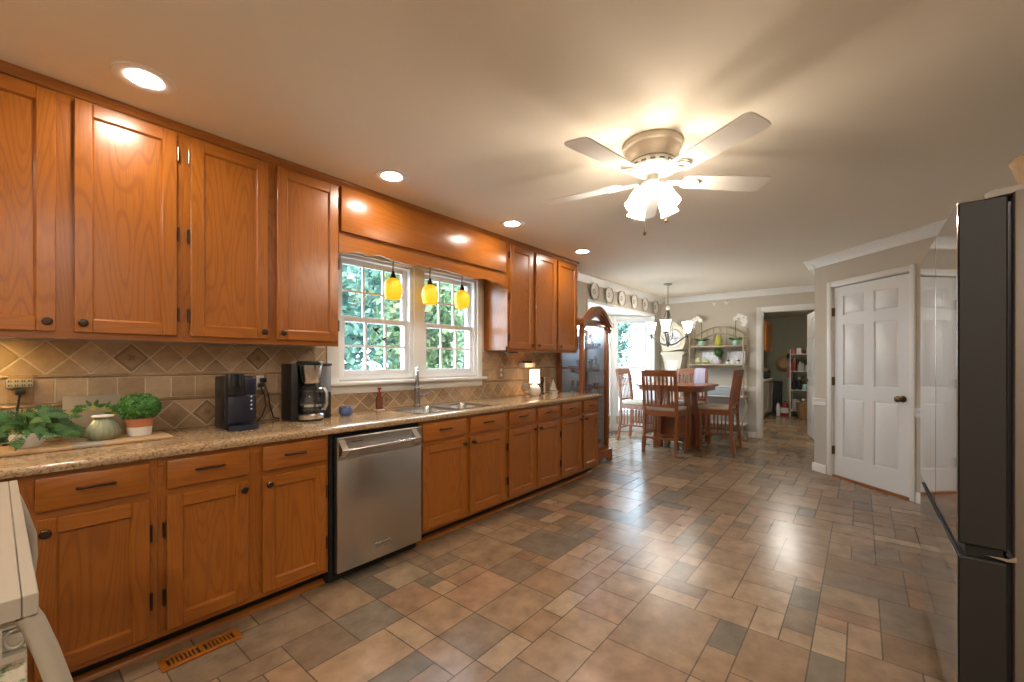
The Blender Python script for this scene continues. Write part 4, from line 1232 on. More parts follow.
t = thing('cabinet_light', 'small black puck light under the right wall cabinet, nearest the window', 'light', (3.16, 2.60, 1.324))
b = M(); b.box(3.09, 3.22, 2.57, 2.64, 1.311, 1.3245, .003); b.build('light_housing', black, t)
t = thing('under_cabinet_light', 'warm light strip under the leftmost wall cabinet', 'light', (-.05, 2.72, 1.324))
b = M(); b.box(-.215, -.02, 2.70, 2.745, 1.313, 1.3365, .002); b.build('light_housing', whiteware, t)
b = M(); b.box(-.21, -.025, 2.704, 2.741, 1.3105, 1.3129); b.build('diffuser', warm_glow, t)

# hummingbird sun-catchers on the left sash
def bird(x, z, label, flip=1, s=1.0):
    y = WY + .020
    t = thing('hummingbird_ornament', label, 'ornament', (x, y, z), 'hummingbird window ornaments')
    b = M()
    T = Matrix.Translation((x, y, z)) @ Matrix.Rotation(R(38 * flip), 4, 'Y') @ Matrix.Diagonal((s, s, s, 1))
    b.ball((0, 0, 0), (.034, .008, .013), 12, 8); b.ball((-.036, 0, .004), (.013, .007, .011), 10, 6)
    b.tube([(-.046, 0, .004), (-.078, 0, .006)], [.0025, .001], 6)
    b.prism([(.028, -.006), (.066, -.014), (.070, 0), (.066, .010), (.028, .006)], 'y', -.002, .002)
    b.prism([(-.012, .008), (.004, .010), (.030, .060), (.010, .052), (-.006, .034)], 'y', -.0045, -.0015)
    b.prism([(-.004, .008), (.012, .008), (.05, .042), (.03, .040)], 'y', .0015, .0045)
    b.move(T); b.build('bird_body', bronze, t)
bird(1.845, 1.468, 'dark hummingbird ornament on the left window, the upper one', 1, .62)
bird(1.915, 1.400, 'dark hummingbird ornament on the left window, the lower one', 1, .50)

# floor register
t = thing('floor_register', 'wooden slotted floor vent in front of the left base cabinets', 'floor vent', (.56, 2.18, 0))
b = M(); x0, x1, y0, y1 = .420, .702, 2.125, 2.222
b.box(x0, x1, y0, y0 + .022, .0004, .008, .002); b.box(x0, x1, y1 - .022, y1, .0004, .008, .002)
b.box(x0, x0 + .022, y0 + .022, y1 - .022, .0004, .0078); b.box(x1 - .022, x1, y0 + .022, y1 - .022, .0004, .0078); b.box(.553, .569, y0 + .022, y1 - .022, .0004, .0078)
for a, c in ((x0 + .022, .553), (.569, x1 - .022)):
    n = 8
    for i in range(n - 1):
        xx = a + (c - a) * (i + 1) / n; b.box(xx - .0035, xx + .0035, y0 + .022, y1 - .022, .0004, .0074)
b.build('frame', oak_h, t)
b = M(); b.box(x0 + .02, x1 - .02, y0 + .02, y1 - .02, .0003, .0012); b.build('duct_opening', blacksoft, t)

# cream side table at the left edge
t = thing('side_table', 'cream plank-topped table with curved legs at the left edge', 'table', (-.42, 1.33, 0))
tx0, tx1, ty0, ty1, tz = -.88, .040, .895, 1.79, .905
b = M()
ed = [tx0, -.70, -.515, -.33, -.145, tx1 - .016, tx1]
for a, c in zip(ed, ed[1:]): b.box(a + .0004, c - .0004, ty0, ty1, tz - .030, tz, .0012, 0, 1)
b.box(tx0 + .02, tx1 - .02, ty0 + .02, ty1 - .02, tz - .034, tz - .0302); b.build('table_top', cream_lt, t)
b = M()
b.box(tx1 - .03, tx1 - .012, ty0 + .03, ty1 - .03, tz - .06, tz - .0342); b.box(tx0 + .03, tx0 + .05, ty0 + .03, ty1 - .03, tz - .06, tz - .0342)
b.box(tx0 + .05, tx1 - .03, ty1 - .03, ty1 - .012, tz - .06, tz - .0342)
b.build('apron', cream, t)
def cab_leg(x, y, sx):
    b = M()
    pr_ = [(0, tz - .031), (.006, .86), (.020, .81), (.034, .75), (.036, .69), (.028, .61), (.018, .52), (.012, .40), (.012, .26), (.020, .12), (.034, .04), (.040, .0)]
    th = [.024, .024, .022, .021, .020, .020, .019, .018, .018, .018, .020, .022]
    b.tube([(x + sx * (o_ - .012), y, z_) for o_, z_ in pr_], [.013] * len(pr_), 12)
    b.build('leg', cream, t)
for x, s_ in ((tx1, 1), (tx0, -1)):
    for y in (ty0 + .016, ty1 - .016): cab_leg(x, y, s_)
b = M()
yy0, yy1 = ty0 + .012, ty0 + .026
zt, zb = tz - .0345, .815
b.box(tx0 + .03, tx1 - .012, yy0, yy1, zt - .009, zt); b.box(tx0 + .03, tx1 - .012, yy0, yy1, zb, zb + .009)
k = 0
xx = tx1 - .050 - 30 * .028
while xx < tx1 - .02:
    ring = [(xx + 0.010 * math.cos(2 * PI * i / 16), (yy0 + yy1) / 2, (zt + zb) / 2 + .013 * math.sin(2 * PI * i / 16)) for i in range(17)]
    b.tube(ring, .003, 6, caps=False); b.box(xx + .0135, xx + .0165, yy0, yy1, zb + .0091, zt - .0091); xx += .028
b.build('pierced_rail', cream, t)
b = M(); b.box(tx0 + .03, tx1 - .015, ty0 + .03, ty1 - .03, .600, .620, .003); b.build('lower_shelf', cream, t)
t = thing('floral_box', 'leaf-print fabric box on the shelf under the cream table', 'box', (-.3, 1.2, .621))
b = M(); b.box(-.70, .030, .926, 1.45, .6206, .812, .006); b.build('fabric_sides', floral, t)

# ------------------------------------------------------------------ dining end
def make_chair():
    t = thing('dining_chair', '', 'chair', (0, 0, 0), 'slat-back dining chairs')
    SH, w, d = .585, .215, .20
    for s in (1, -1):     # rear legs run up into the back posts
        b = M(); pts = [(-.245, 0), (-.205, .30), (-.195, .58), (-.215, .80), (-.262, 1.105)]
        for i in range(len(pts) - 1):
            (x0, z0), (x1, z1) = pts[i], pts[i + 1]
            v = [[b.b.verts.new((x + q, s * w + r_, z)) for q, r_ in ((-.018, -.018), (.018, -.018), (.018, .018), (-.018, .018))] for x, z in ((x0, z0), (x1, z1))]
            for k in range(4): b.b.faces.new((v[0][k], v[0][(k + 1) % 4], v[1][(k + 1) % 4], v[1][k]))
            if i == 0: b.b.faces.new(v[0])
            if i == len(pts) - 2: b.b.faces.new(v[1])
        bmesh.ops.remove_doubles(b.b, verts=b.b.verts, dist=.0002)
        b.build('leg', cherry, t)
    for s in (1, -1):
        b = M(); b.box(.165, .203, s * w - .019, s * w + .019, 0, SH - .021, .003); b.build('leg', cherry, t)
    def bx(z): return -.195 - (z - .58) * .10 if z < .8 else -.217 - (z - .80) * .154
    b = M()
    for z0, z1 in ((1.03, 1.115),):
        b.prism([(bx(z0) - .011, z0), (bx(z0) + .011, z0), (bx(z1) + .011, z1), (bx(z1) - .011, z1)], 'y', -w - .018, w + .018)
    b.build('top_rail', cherry_h, t)
    b = M(); b.prism([(bx(.62) - .010, .62), (bx(.62) + .010, .62), (bx(.655) + .010, .655), (bx(.655) - .010, .655)], 'y', -w + .018, w - .018); b.build('lower_rail', cherry_h, t)
    for k in range(7):
        y = -w + .052 + (2 * w - .104) * k / 6
        b = M(); b.prism([(bx(.655) - .006, .656), (bx(.655) + .006, .656), (bx(.80) + .006, .80), (bx(1.029) + .006, 1.029), (bx(1.029) - .006, 1.029), (bx(.80) - .006, .80)], 'y', y - .011, y + .011); b.build('back_slat', cherry, t)
    b = M()
    b.box(-.177, .165, -w - .014, -w + .006, SH - .085, SH - .021); b.box(-.177, .165, w - .006, w + .014, SH - .085, SH - .021)
    b.box(.172, .197, -w + .019, w - .019, SH - .085, SH - .021); b.box(-.20, -.185, -w + .018, w - .018, SH - .085, SH - .021); b.build('seat_frame', cherry_h, t)
    b = M(); b.box(-.176, .215, -w - .012, w + .012, SH - .0205, SH + .030, .018, 0, 3); b.build('seat', fabric, t)
    b = M()
    for s in (1, -1):
        b.box(-.192, .165, s * w - .010, s * w + .010, .235, .260)
        for k in range(6):
            x = -.14 + .05 * k; b.box(x - .008, x + .008, s * w - .005, s * w + .005, .26, SH - .085)
    b.box(.174, .194, -w + .019, w - .019, .17, .195); b.box(-.215, -.195, -w + .018, w - .018, .19, .215)
    b.build('stretcher', cherry, t)
    return t
chair = make_chair()
spots = [(5.84, 2.075, 0, 'slat-back dining chair nearest the kitchen, its back to the camera'),
         (6.49, 1.555, 90, 'dining chair on the right side of the table, nearest the doorway'),
         (6.42, 2.70, -90, 'dining chair on the left side of the table, in front of the bay window'),
         (6.74, 2.06, 180, 'dining chair on the far side of the table, in front of the tall clock')]
for i, (x, y, a, lb) in enumerate(spots):
    o = chair if i == 0 else copy_tree(chair)
    o.location = (x, y, 0); o.rotation_euler = (0, 0, R(a)); o['label'] = lb

TX, TY, TZ = 6.30, 2.07, .905
t = thing('dining_table', 'square clipped-corner pedestal dining table between the four chairs', 'table', (TX, TY, 0))
h = .47; c_ = .10
poly = [(TX - h + c_, TY - h), (TX + h - c_, TY - h), (TX + h, TY - h + c_), (TX + h, TY + h - c_), (TX + h - c_, TY + h), (TX - h + c_, TY + h), (TX - h, TY + h - c_), (TX - h, TY - h + c_)]
b = M(); b.prism(poly, 'z', TZ - .03, TZ); b.build('table_top', cherry_h, t)
b = M(); s_ = .92; b.prism([(TX + (p[0] - TX) * s_, TY + (p[1] - TY) * s_) for p in poly], 'z', TZ - .085, TZ - .0303); b.build('apron', cherry_h, t)
for sx in (1, -1):
    for sy in (1, -1):
        b = M(); xx, yy = TX + sx * .16, TY + sy * .20; b.box(xx - .038, xx + .038, yy - .038, yy + .038, 0, TZ - .0855, .004); b.build('leg', cherry, t)
b = M(); b.box(TX - .13, TX + .13, TY - .20, TY + .20, .10, .46, .004); b.build('storage_base', cherry, t)
t = thing('lavender_shirt', 'pale lavender cloth draped over the far chair back', 'cloth', (6.99, 1.98, 1.0))
b = M()
def drape(yy0, yy1):
    cols_ = []
    for i in range(9):
        yv = yy0 + (yy1 - yy0) * i / 8; w_ = .004 * math.sin(i * 2.1)
        prof = [(6.945, .86), (6.948, .94), (6.960, 1.02), (6.972, 1.085), (6.986, 1.123), (7.002, 1.126), (7.022, 1.10), (7.014, 1.02), (7.008, .93)]
        cols_.append([b.b.verts.new((px + w_, yv, pz + w_ * .6)) for px, pz in prof])
    for A, B in zip(cols_, cols_[1:]):
        for k in range(len(A) - 1): b.b.faces.new((A[k], B[k], B[k + 1], A[k + 1]))
drape(1.862, 2.02)
b.build('cloth_body', plain('lavender_cloth', (.45, .42, .56), .9, noise=.08), t)

# glass curio cabinet at the end of the counter
QX0, QX1, QY0, QY1 = 4.29, 4.955, 2.475, 2.83
t = thing('curio_cabinet', 'arched wood and glass curio cabinet at the end of the worktop', 'cabinet', ((QX0 + QX1) / 2, 2.65, 0))
b = M()
b.prism([(QX0 - .02, 0), (QX0 + .10, 0), (QX0 + .13, .035), (QX0 + .24, .05), (QX0 + .28, .035), (QX1 - .28, .035), (QX1 - .24, .05), (QX1 - .13, .035), (QX1 - .10, 0), (QX1 + .025, 0), (QX1 + .025, .13), (QX0 - .02, .13)], 'y', QY0 - .035, QY0 - .012)
b.box(QX0 - .02, QX1 + .025, QY0 - .012, QY1, .03, .13, .003); b.box(QX0, QX1, QY0, QY1, .1302, .17, .002); b.build('base', curio_w, t)
for x in (QX0, QX1 - .055):
    b = M(); b.box(x, x + .055, QY0, QY0 + .045, .1705, 1.655, .004); b.build('post', curio_w, t)
for x in (QX0, QX1 - .04):
    b = M(); b.box(x, x + .04, QY1 - .055, QY1, .1705, 1.655, .003); b.build('post', curio_w, t)
b = M(); b.box(QX0 - .012, QX1 + .012, QY0 - .012, QY1, 1.655, 1.69, .004); b.box(QX0 - .03, QX1 + .03, QY0 + .02, QY1, 1.6905, 1.73, .008); b.build('cornice', curio_w, t)
b = M()
xm, hw = (QX0 + QX1) / 2, (QX1 - QX0) / 2
def arc(x, k=1.0, base=1.66, rise=.185):
    v = abs(x - xm) / hw
    return base + rise * k * (math.cos(min(1, v) * PI) * .5 + .5) ** .55
n = 28
for lo, hi, ya, yb_ in ((.0, .05, QY0 - .045, QY0 + .02), (-.045, -.001, QY0 - .030, QY0 + .02), (-.075, -.046, QY0 - .015, QY0 + .02)):
    ex = .045 if lo == 0 else .02
    top = [(QX0 - ex + (QX1 - QX0 + 2 * ex) * i / n, 0) for i in range(n + 1)]
    up = [(x, arc(x) + hi) for x, _ in top]; dn = [(x, arc(x) + lo) for x, _ in reversed(top)]
    b.prism(up + dn, 'y', ya, yb_)
b.build('arched_pediment', curio_w, t)
b = M(); b.box(QX0 + .04, QX1 - .04, QY1 - .012, QY1 - .004, .171, 1.655); b.build('pale_reflection_back', plain('pale_reflection_panel', (.62, .70, .78), .18, .35, noise=.02), t)  # pale blue colour stands in for a mirror's bright reflection of the bay
b = M(); b.box(QX0 + .10, QX1 - .10, QY0 + .10, QY1 - .08, 1.640, 1.6545); b.build('lamp', emit('curio_fill_glow', (.80, .90, 1.0), 5), t)  # glowing slab added under the curio top to brighten its inside
b = M(); b.box(QX0 + .056, QX1 - .056, QY0 + .012, QY0 + .016, .171, 1.654); b.build('front_pane', clear, t)
b = M(); b.box(QX0 + .016, QX0 + .020, QY0 + .046, QY1 - .056, .171, 1.654); b.build('side_pane', clear, t)
b = M(); b.box(QX1 - .020, QX1 - .012, QY0 + .046, QY1 - .056, .171, 1.654); b.build('glare_block_panel', MATS['pale_reflection_panel'], t)  # opaque pale panel added to block the bright bay seen behind
b = M(); b.box(QX0 + .0205, QX1 - .0205, QY0 + .05, QY0 + .06, .90, .915); b.box(QX0 + .016, QX0 + .03, QY0 + .046, QY1 - .056, 1.145, 1.16); b.build('glazing_bar', curio_w, t)
zsh = [.50, .80, 1.10, 1.38]
for z in zsh:
    b = M(); b.box(QX0 + .022, QX1 - .022, QY0 + .07, QY1 - .016, z, z + .006); b.build('glass_shelf', clear, t)
gg = glass('cut_glass', (.60, .66, .72), .45, .08, .22)
kinds = ['goblet', 'vase', 'decanter', 'bowl']
cnt = 0
rc = random.Random(5)
protos = {}
PROF = {'crystal_goblet': [(0, 0), (.028, .001), (.026, .005), (.006, .01), (.005, .06), (.02, .07), (.032, .10), (.030, .14), (.027, .14), (.028, .10), (.016, .073), (0, .07)],
        'crystal_vase': [(0, 0), (.03, 0), (.033, .01), (.022, .04), (.028, .09), (.042, .15), (.039, .15), (.024, .09), (.018, .04), (.026, .012), (0, .01)],
        'crystal_decanter': [(0, 0), (.042, 0), (.05, .02), (.045, .07), (.018, .11), (.014, .14), (.022, .15), (.012, .155), (.020, .175), (.010, .195), (0, .198)],
        'crystal_bowl': [(0, 0), (.025, 0), (.02, .012), (.05, .04), (.065, .07), (.061, .07), (.045, .042), (.015, .018), (0, .016)]}
levels = [(.1706, 'bottom of the curio'), (.5066, 'lowest curio shelf'), (.8066, 'second curio shelf up'), (1.1066, 'third curio shelf up'), (1.3866, 'top curio shelf')]
order = ['crystal_goblet', 'crystal_vase', 'crystal_decanter', 'crystal_bowl']
pos_words = ['toward the counter', 'left of middle', 'right of middle', 'toward the bay']
slots = [(.11 + (QX1 - QX0 - .22) * k / 3, .125, 'front row, ' + pos_words[k]) for k in range(4)] + [(.19 + (QX1 - QX0 - .38) * k / 2, .245, 'back row, ' + ('toward the counter', 'in the middle', 'toward the bay')[k]) for k in range(3)]
for li, (z, lw) in enumerate(levels):
    for k, (dx, dy, wh) in enumerate(slots):
        kind = order[(k + li) % 4]; x = QX0 + dx; y = QY0 + dy
        lab = 'clear %s on the %s, %s' % (kind.replace('_', ' '), lw, wh)
        if kind not in protos:
            b = M(); b.lathe(PROF[kind], (0, 0, 0), 14, ripple=.05, nrip=7); o = b.build(kind, gg, None, loc=(x, y, z), local=True); protos[kind] = o
        else:
            o = protos[kind].copy(); COL.objects.link(o); o.location = (x, y, z)
        tag(o, lab, 'glassware', 'crystal in the curio cabinet')

# plates over the bay
wd = ['leftmost', 'second from the left', 'third from the left', 'third from the right', 'second from the right', 'rightmost']
p0 = None
for i, x in enumerate((5.235, 5.671, 6.095, 6.56, 7.00, 7.47)):
    if p0 is None:
        p0 = thing('wall_plate', '', 'plate', (x, WY - .001, 2.195), 'plates hung above the bay')
        RX = Matrix.Rotation(R(90), 3, 'X')
        b = M(); b.lathe([(0, .0), (.075, .0), (.105, .012), (.128, .022), (.130, .026), (.106, .018), (.074, .007), (0, .007)], (x, WY - .001, 2.195), 36, rot=RX); b.build('dish', whiteware, p0)
        b = M(); b.lathe([(.108, .0195), (.124, .026), (.1225, .0265), (.107, .021)], (x, WY - .001, 2.195), 36, rot=RX)
        for q in range(5):
            a = 2 * PI * q / 5; b.lathe([(0, .010), (.014, .0085), (.015, .0072)], (x + .028 * math.cos(a), WY - .001, 2.195 + .028 * math.sin(a)), 10, rot=RX)
        b.build('painted_decoration', cream, p0)
        o = p0
    else:
        o = copy_tree(p0); o.location.x = x
    o['label'] = 'cream decorative plate hung above the bay opening, %s of six' % wd[i]

# tall curvy clock in the corner
KX, KY = 7.48, 2.50
t = thing('longcase_clock', 'tall curvy cream-painted clock in the corner behind the chandelier', 'clock', (KX, KY, 0))
def outline(prof): return [(KY + w_ * .84, z_) for w_, z_ in prof] + [(KY - w_ * .84, z_) for w_, z_ in reversed(prof)]
b = M(); b.prism(outline([(.19, 0), (.20, .02), (.20, .10), (.175, .13), (.19, .30), (.235, .46), (.22, .60), (.15, .72), (.125, .85), (.125, .98), (.16, 1.15), (.19, 1.27), (.195, 1.335)]), 'x', KX - .10, KX + .13); b.build('case', clock_paint, t)
b = M(); b.prism(outline([(.205, 1.335), (.225, 1.35), (.245, 1.375), (.225, 1.39), (.215, 1.40)]), 'x', KX - .125, KX + .14); b.build('ledge', clock_paint, t)
b = M(); hd = [(.19, 1.4005), (.205, 1.44), (.245, 1.54), (.26, 1.64), (.235, 1.75), (.18, 1.82), (.14, 1.835), (.10, 1.87), (.06, 1.90), (.0, 1.91)]
b.prism(outline(hd)[:-1], 'x', KX - .10, KX + .13); b.build('hood', clock_paint, t)
b = M(); rx = Matrix.Rotation(R(-90), 3, 'Y')
b.lathe([(0, .006), (.14, .006), (.145, .0)], (KX - .101, KY, 1.62), 36, rot=rx); dl_ = b.build('dial', dialm, t)
b = M(); b.lathe([(.143, .0), (.145, .014), (.162, .016), (.17, .0)], (KX - .101, KY, 1.62), 36, rot=rx); b.build('bezel', clock_paint, t)
b = M(); b.box(KX - .112, KX - .1085, KY - .004, KY + .004, 1.62, 1.72); b.box(KX - .112, KX - .1085, KY - .075, KY + .004, 1.616, 1.624); b.build('hands', black, dl_)
b = M(); b.prism(outline([(.07, .80), (.075, 1.0), (.105, 1.15), (.125, 1.25)]), 'x', KX - .108, KX - .1002); b.build('waist_door', potwhite, t)

# baker's rack against the far wall
RX0, RX1, RY0, RY1 = 7.47, 7.755, 1.43, 2.245
t = thing('bakers_rack', 'cream metal bakers rack with an arched top against the far wall', 'rack', (7.6, 1.84, 0))
def rod(b, *pts, r=.011): b.tube(pts, r, 8)
for y in (RY0, RY1):
    for x in (RX0, RX1):
        s_ = -1 if y == RY0 else 1
        b = M()
        if x == RX0: rod(b, (x, y, 1.64), (x, y, .80), (x, y + s_ * .0, .70), (x - .01, y + s_ * .05, .58), (x, y + s_ * .04, .42), (x, y - s_ * .02, .24), (x, y + s_ * .0, .10), (x, y + s_ * .04, .012), r=.011)
        else: rod(b, (x, y, 1.78), (x, y, .012), r=.011)
        b.build('post', iron_cream, t)
b = M()
arcp = [(RX1, RY0 + (RY1 - RY0) * i / 16, 1.66 + .16 * math.sin(PI * i / 16)) for i in range(17)]
rod(b, *arcp); rod(b, *[(p[0], p[1], p[2] - .12) for p in arcp])
for i in (4, 6, 8, 10, 12): rod(b, (RX1, arcp[i][1], 1.49), arcp[i], r=.007)
rod(b, (RX1, RY0, 1.49), (RX1, RY1, 1.49)); b.build('arched_back', iron_cream, t)
for z in (1.475, 1.175, .665, .22):
    b = M()
    rod(b, (RX0, RY0, z), (RX0, RY1, z)); rod(b, (RX1, RY0, z), (RX1, RY1, z)); rod(b, (RX0, RY0, z), (RX1, RY0, z)); rod(b, (RX0, RY1, z), (RX1, RY1, z))
    b.box(RX0, RX1, RY0, RY1, z + .004, z + .012)
    b.build('shelf', iron_cream if z > 1 else potwhite, t)
b = M()
for y in (RY0, RY1):
    for z in (1.64, 1.30, .90): rod(b, (RX0, y, z), (RX1, y, z), r=.006)
b.build('side_bars', iron_cream, t)
b = M(); b.box(RX0 + .02, RX1 - .02, RY0 + .05, RY1 - .05, .677, .80, .004); b.box(RX0 + .015, RX0 + .0198, RY0 + .08, RY1 - .08, .70, .78); b.build('drawer_box', plain('pale_blue_paint', (.46, .52, .57), .5, noise=.05), t)
ZA, ZB2 = 1.4875, 1.1875
def orchid(y, lab, s_):
    x = 7.58
    t = thing('potted_orchid', lab, 'orchid', (x, y, ZA), 'white orchids on the rack')
    b = M(); b.lathe([(0, 0), (.035, 0), (.048, .03), (.050, .075), (.046, .085), (.042, .08), (.043, .03), (0, .01)], (x, y, ZA), 20); b.build('pot', mint, t)
    b = M()
    for a, L_ in ((80, .13), (-85, .15), (140, .12), (-150, .11), (20, .10)):
        leaf_shape(b, Vector((x, y, ZA + .08)), Vector((math.cos(R(a)) * .6, math.sin(R(a)), .45)), Vector((-.9, 0, .6)), L_, .045, .30, False)
    b.build('leaves', leaf_dark, t)
    b = M(); pts = [(x, y, ZA + .08), (x, y - s_ * .01, ZA + .25), (x - .02, y, ZA + .40), (x - .04, y + s_ * .06, ZA + .46), (x - .06, y + s_ * .13, ZA + .43)]
    b.tube(pts, .006, 6); b.build('stalk', leaf_box, t)
    b = M()
    for (dy, dz) in ((.0, .43), (.05, .47), (.09, .455), (.13, .43), (.14, .37), (.10, .40), (.12, .33)):
        c = Vector((x - .055, y + s_ * dy, ZA + dz))
        for k in range(5):
            a = 2 * PI * k / 5; d = Vector((-.25, math.cos(a), math.sin(a))); leaf_shape(b, c, d, Vector((-1, 0, 0)), .042, .038, .1, False)
    b.build('flowers', whiteware, t)
orchid(2.085, 'white orchid in a pale green pot at the left of the top rack shelf', 1)
orchid(1.555, 'white orchid in a pale green pot at the right of the top rack shelf', -1)
t = thing('pear_ornament', 'yellow-green pear ornament in the middle of the top rack shelf', 'ornament', (7.56, 1.815, ZA))
b = M(); b.lathe([(0, 0), (.04, .005), (.058, .04), (.055, .08), (.042, .12), (.03, .16), (.015, .185), (0, .19)], (7.56, 1.815, ZA), 22); b.build('pear_body', leaf_lime, t)
b = M(); b.tube([(7.56, 1.815, ZA + .188), (7.565, 1.82, ZA + .215)], .004, 6); b.build('stem', bark, t)
t = thing('ball_topiary', 'small green ball topiary in a pale pot on the second rack shelf', 'plant', (7.55, 1.81, ZB2))
b = M(); b.lathe([(0, 0), (.035, 0), (.045, .075), (.041, .075), (.032, .01), (0, .008)], (7.55, 1.81, ZB2), 18); b.build('pot', plain('lilac_glaze', (.50, .47, .56), .5, noise=.05), t)
b = M(); b.tube([(7.55, 1.81, ZB2 + .01), (7.55, 1.81, ZB2 + .13)], .006, 6); b.build('stem', bark, t)
b = M(); c = Vector((7.55, 1.81, ZB2 + .19)); b.ball(c, .066, 14, 10)
for i in range(260):
    u = rp_.uniform(-1, 1); a = rp_.uniform(0, 2 * PI); q = math.sqrt(1 - u * u); nn = Vector((q * math.cos(a), q * math.sin(a), u)); p = c + nn * .07
    d = (nn * .6 + Vector((rp_.uniform(-1, 1), rp_.uniform(-1, 1), rp_.uniform(-1, 1)))).normalized(); sd_ = d.cross(nn).normalized() * .007
    b.quad((p, p + d * .011 + sd_, p + d * .02, p + d * .011 - sd_))
b.build('foliage', leaf_dark, t)
for y, hgt, lab in ((2.125, .115, 'tall pale green gourd at the left of the second rack shelf'), (2.005, .085, 'round pale green gourd beside the taller gourd on the rack')):
    t = thing('gourd', lab, 'gourd', (7.55, y, ZB2), 'gourds on the rack')
    b = M(); r_ = .052 if hgt > .1 else .058; b.lathe([(0, 0), (r_ * .6, .004), (r_, hgt * .35), (r_ * .8, hgt * .7), (r_ * .35, hgt * .93), (0, hgt)], (7.55, y, ZB2), 24, ripple=.05, nrip=8); b.build('gourd_body', plain('pale_gourd', (.55, .55, .30), .5, noise=.1), t)
    b = M(); b.tube([(7.55, y, ZB2 + hgt - .003), (7.553, y + .006, ZB2 + hgt + .02)], [.006, .004], 6); b.build('stem', bark, t)
for y, lab in ((1.97, 'blue and white patterned tile panel behind the gourds'), (1.585, 'blue and white patterned tile panel behind the small black and white pots')):
    t = thing('patterned_panel', lab, 'plaque', (7.70, y, ZB2), 'blue and white panels on the rack')
    b = M(); T = Matrix.Translation((7.70, y, ZB2 + .001)) @ Matrix.Rotation(R(8), 4, 'Y'); b.box(-.006, .006, -.135, .135, 0, .21, .002); b.move(T); b.build('panel', toile, t)
for i, (y, m_) in enumerate(((1.665, black), (1.59, whiteware), (1.515, black))):
    t = thing('salt_pot', ['small dark-lidded pot on the rack, nearest the ball topiary', 'small white pot between two dark-lidded pots on the rack', 'small dark-lidded pot on the rack, nearest its right post'][i], 'pot', (7.55, y, ZB2), 'small pots on the rack')
    b = M(); b.lathe([(0, 0), (.026, 0), (.034, .02), (.032, .045), (0, .046)], (7.55, y, ZB2), 16); b.build('pot_body', whiteware, t)
    b = M(); b.lathe([(0, .0465), (.031, .0465), (.022, .062), (.007, .066), (.008, .076), (0, .08)], (7.55, y, ZB2), 16); b.build('lid', m_, t)
# small white wall pieces above the rack
for i, (y, lab) in enumerate(((1.93, 'small white wall ornament above the rack, the left one'), (1.735, 'small white wall ornament above the rack, the right one'))):
    t = thing('wall_ornament', lab, 'ornament', (WX - .006, y, 2.21), 'white ornaments above the rack')
    b = M(); b.ball((WX - .016, y, 2.20), (.012, .020, .030), 10, 8); b.prism([(y - .018, 2.20), (y - .045, 2.245), (y - .01, 2.225)], 'x', WX - .020, WX - .008); b.prism([(y + .018, 2.20), (y + .045, 2.245), (y + .01, 2.225)], 'x', WX - .020, WX - .008); b.build('bird_shape', whiteware, t)

# ------------------------------------------------------------------ laundry room beyond the doorway
t = thing('laundry_wall_cabinet', 'oak wall cabinet in the room beyond the doorway', 'cabinet', (10.6, 1.8, 1.45))
b = M(); b.box(9.6, 11.2, 1.575, 2.148, 1.45, 2.10); b.build('body', oak_v, t)
for x in (9.62, 10.42):
    b = M(); cab_panel(b, x, x + .76, 1.47, 2.08, 1.555); b.build('door', [oak_v, oak_h], t)
t = thing('laundry_base_cabinet', 'cream base cabinet under the dark clutter beyond the doorway', 'cabinet', (10.6, 1.9, 0))
b = M(); b.box(9.6, 11.45, 1.60, 2.148, .08, .80); b.box(9.62, 11.43, 1.66, 2.148, 0, .0799); b.build('body', cream, t)
b = M(); b.box(9.58, 11.48, 1.57, 2.148, .801, .84, .004); b.build('counter_top', potwhite, t)
for x in (9.63, 10.25, 10.86):
    b = M(); cab_panel(b, x, x + .57, .11, .78, 1.58); b.build('door', [cream, cream], t)
zl = .8405
t = thing('toaster_oven', 'black toaster oven on the cream cabinet beyond the doorway', 'appliance', (11.2, 1.75, zl))
b = M(); b.box(10.95, 11.40, 1.62, 1.90, zl, zl + .17, .01); b.build('body', roomdark, t); b = M(); b.box(10.98, 11.28, 1.612, 1.6195, zl + .03, zl + .14); b.build('glass_door', black, t)
t = thing('brown_hamper', 'brown wicker tray heaped on the black toaster oven', 'basket', (11.2, 1.75, zl + .17)); 
b = M(); b.lathe([(0, 0), (.15, 0), (.18, .06), (.17, .06), (.14, .012), (0, .012)], (11.17, 1.77, zl + .1705), 20); b.build('tray', wicker, t)
b = M(); b.ball((11.12, 1.76, zl + .228), (.10, .09, .05), 12, 8); b.ball((11.24, 1.79, zl + .225), (.08, .08, .045), 12, 8); b.build('contents', brownbag, t)
t = thing('white_plate', 'white oval platter leaning under the oak cabinet beyond the doorway', 'plate', (11.25, 1.93, 1.30))
b = M(); b.lathe([(0, 0), (.10, .002), (.15, .02), (.155, .024), (.10, .010), (0, .008)], (11.25, 1.96, 1.27), 24, rot=Matrix.Rotation(R(78), 3, 'X')); b.box(11.10, 11.40, 1.955, 2.0, zl + .17, 1.135); b.build('platter_body', whiteware, t)
t = thing('wicker_hat', 'round straw bag hanging on the olive wall', 'bag', (11.93, 1.42, 1.2))
b = M(); b.lathe([(0, 0), (.17, .0), (.19, .02), (.15, .06), (.10, .11), (0, .12)], (11.995, 1.42, 1.18), 28, rot=Matrix.Rotation(R(-90), 3, 'Y')); b.tube([(11.97, 1.50, 1.33), (11.97, 1.42, 1.45), (11.97, 1.34, 1.33)], .008, 6); b.build('straw_body', wicker, t)
t = thing('trash_bin', 'tall black bin beside the cream cabinet beyond the doorway', 'bin', (11.5, 1.52, 0))
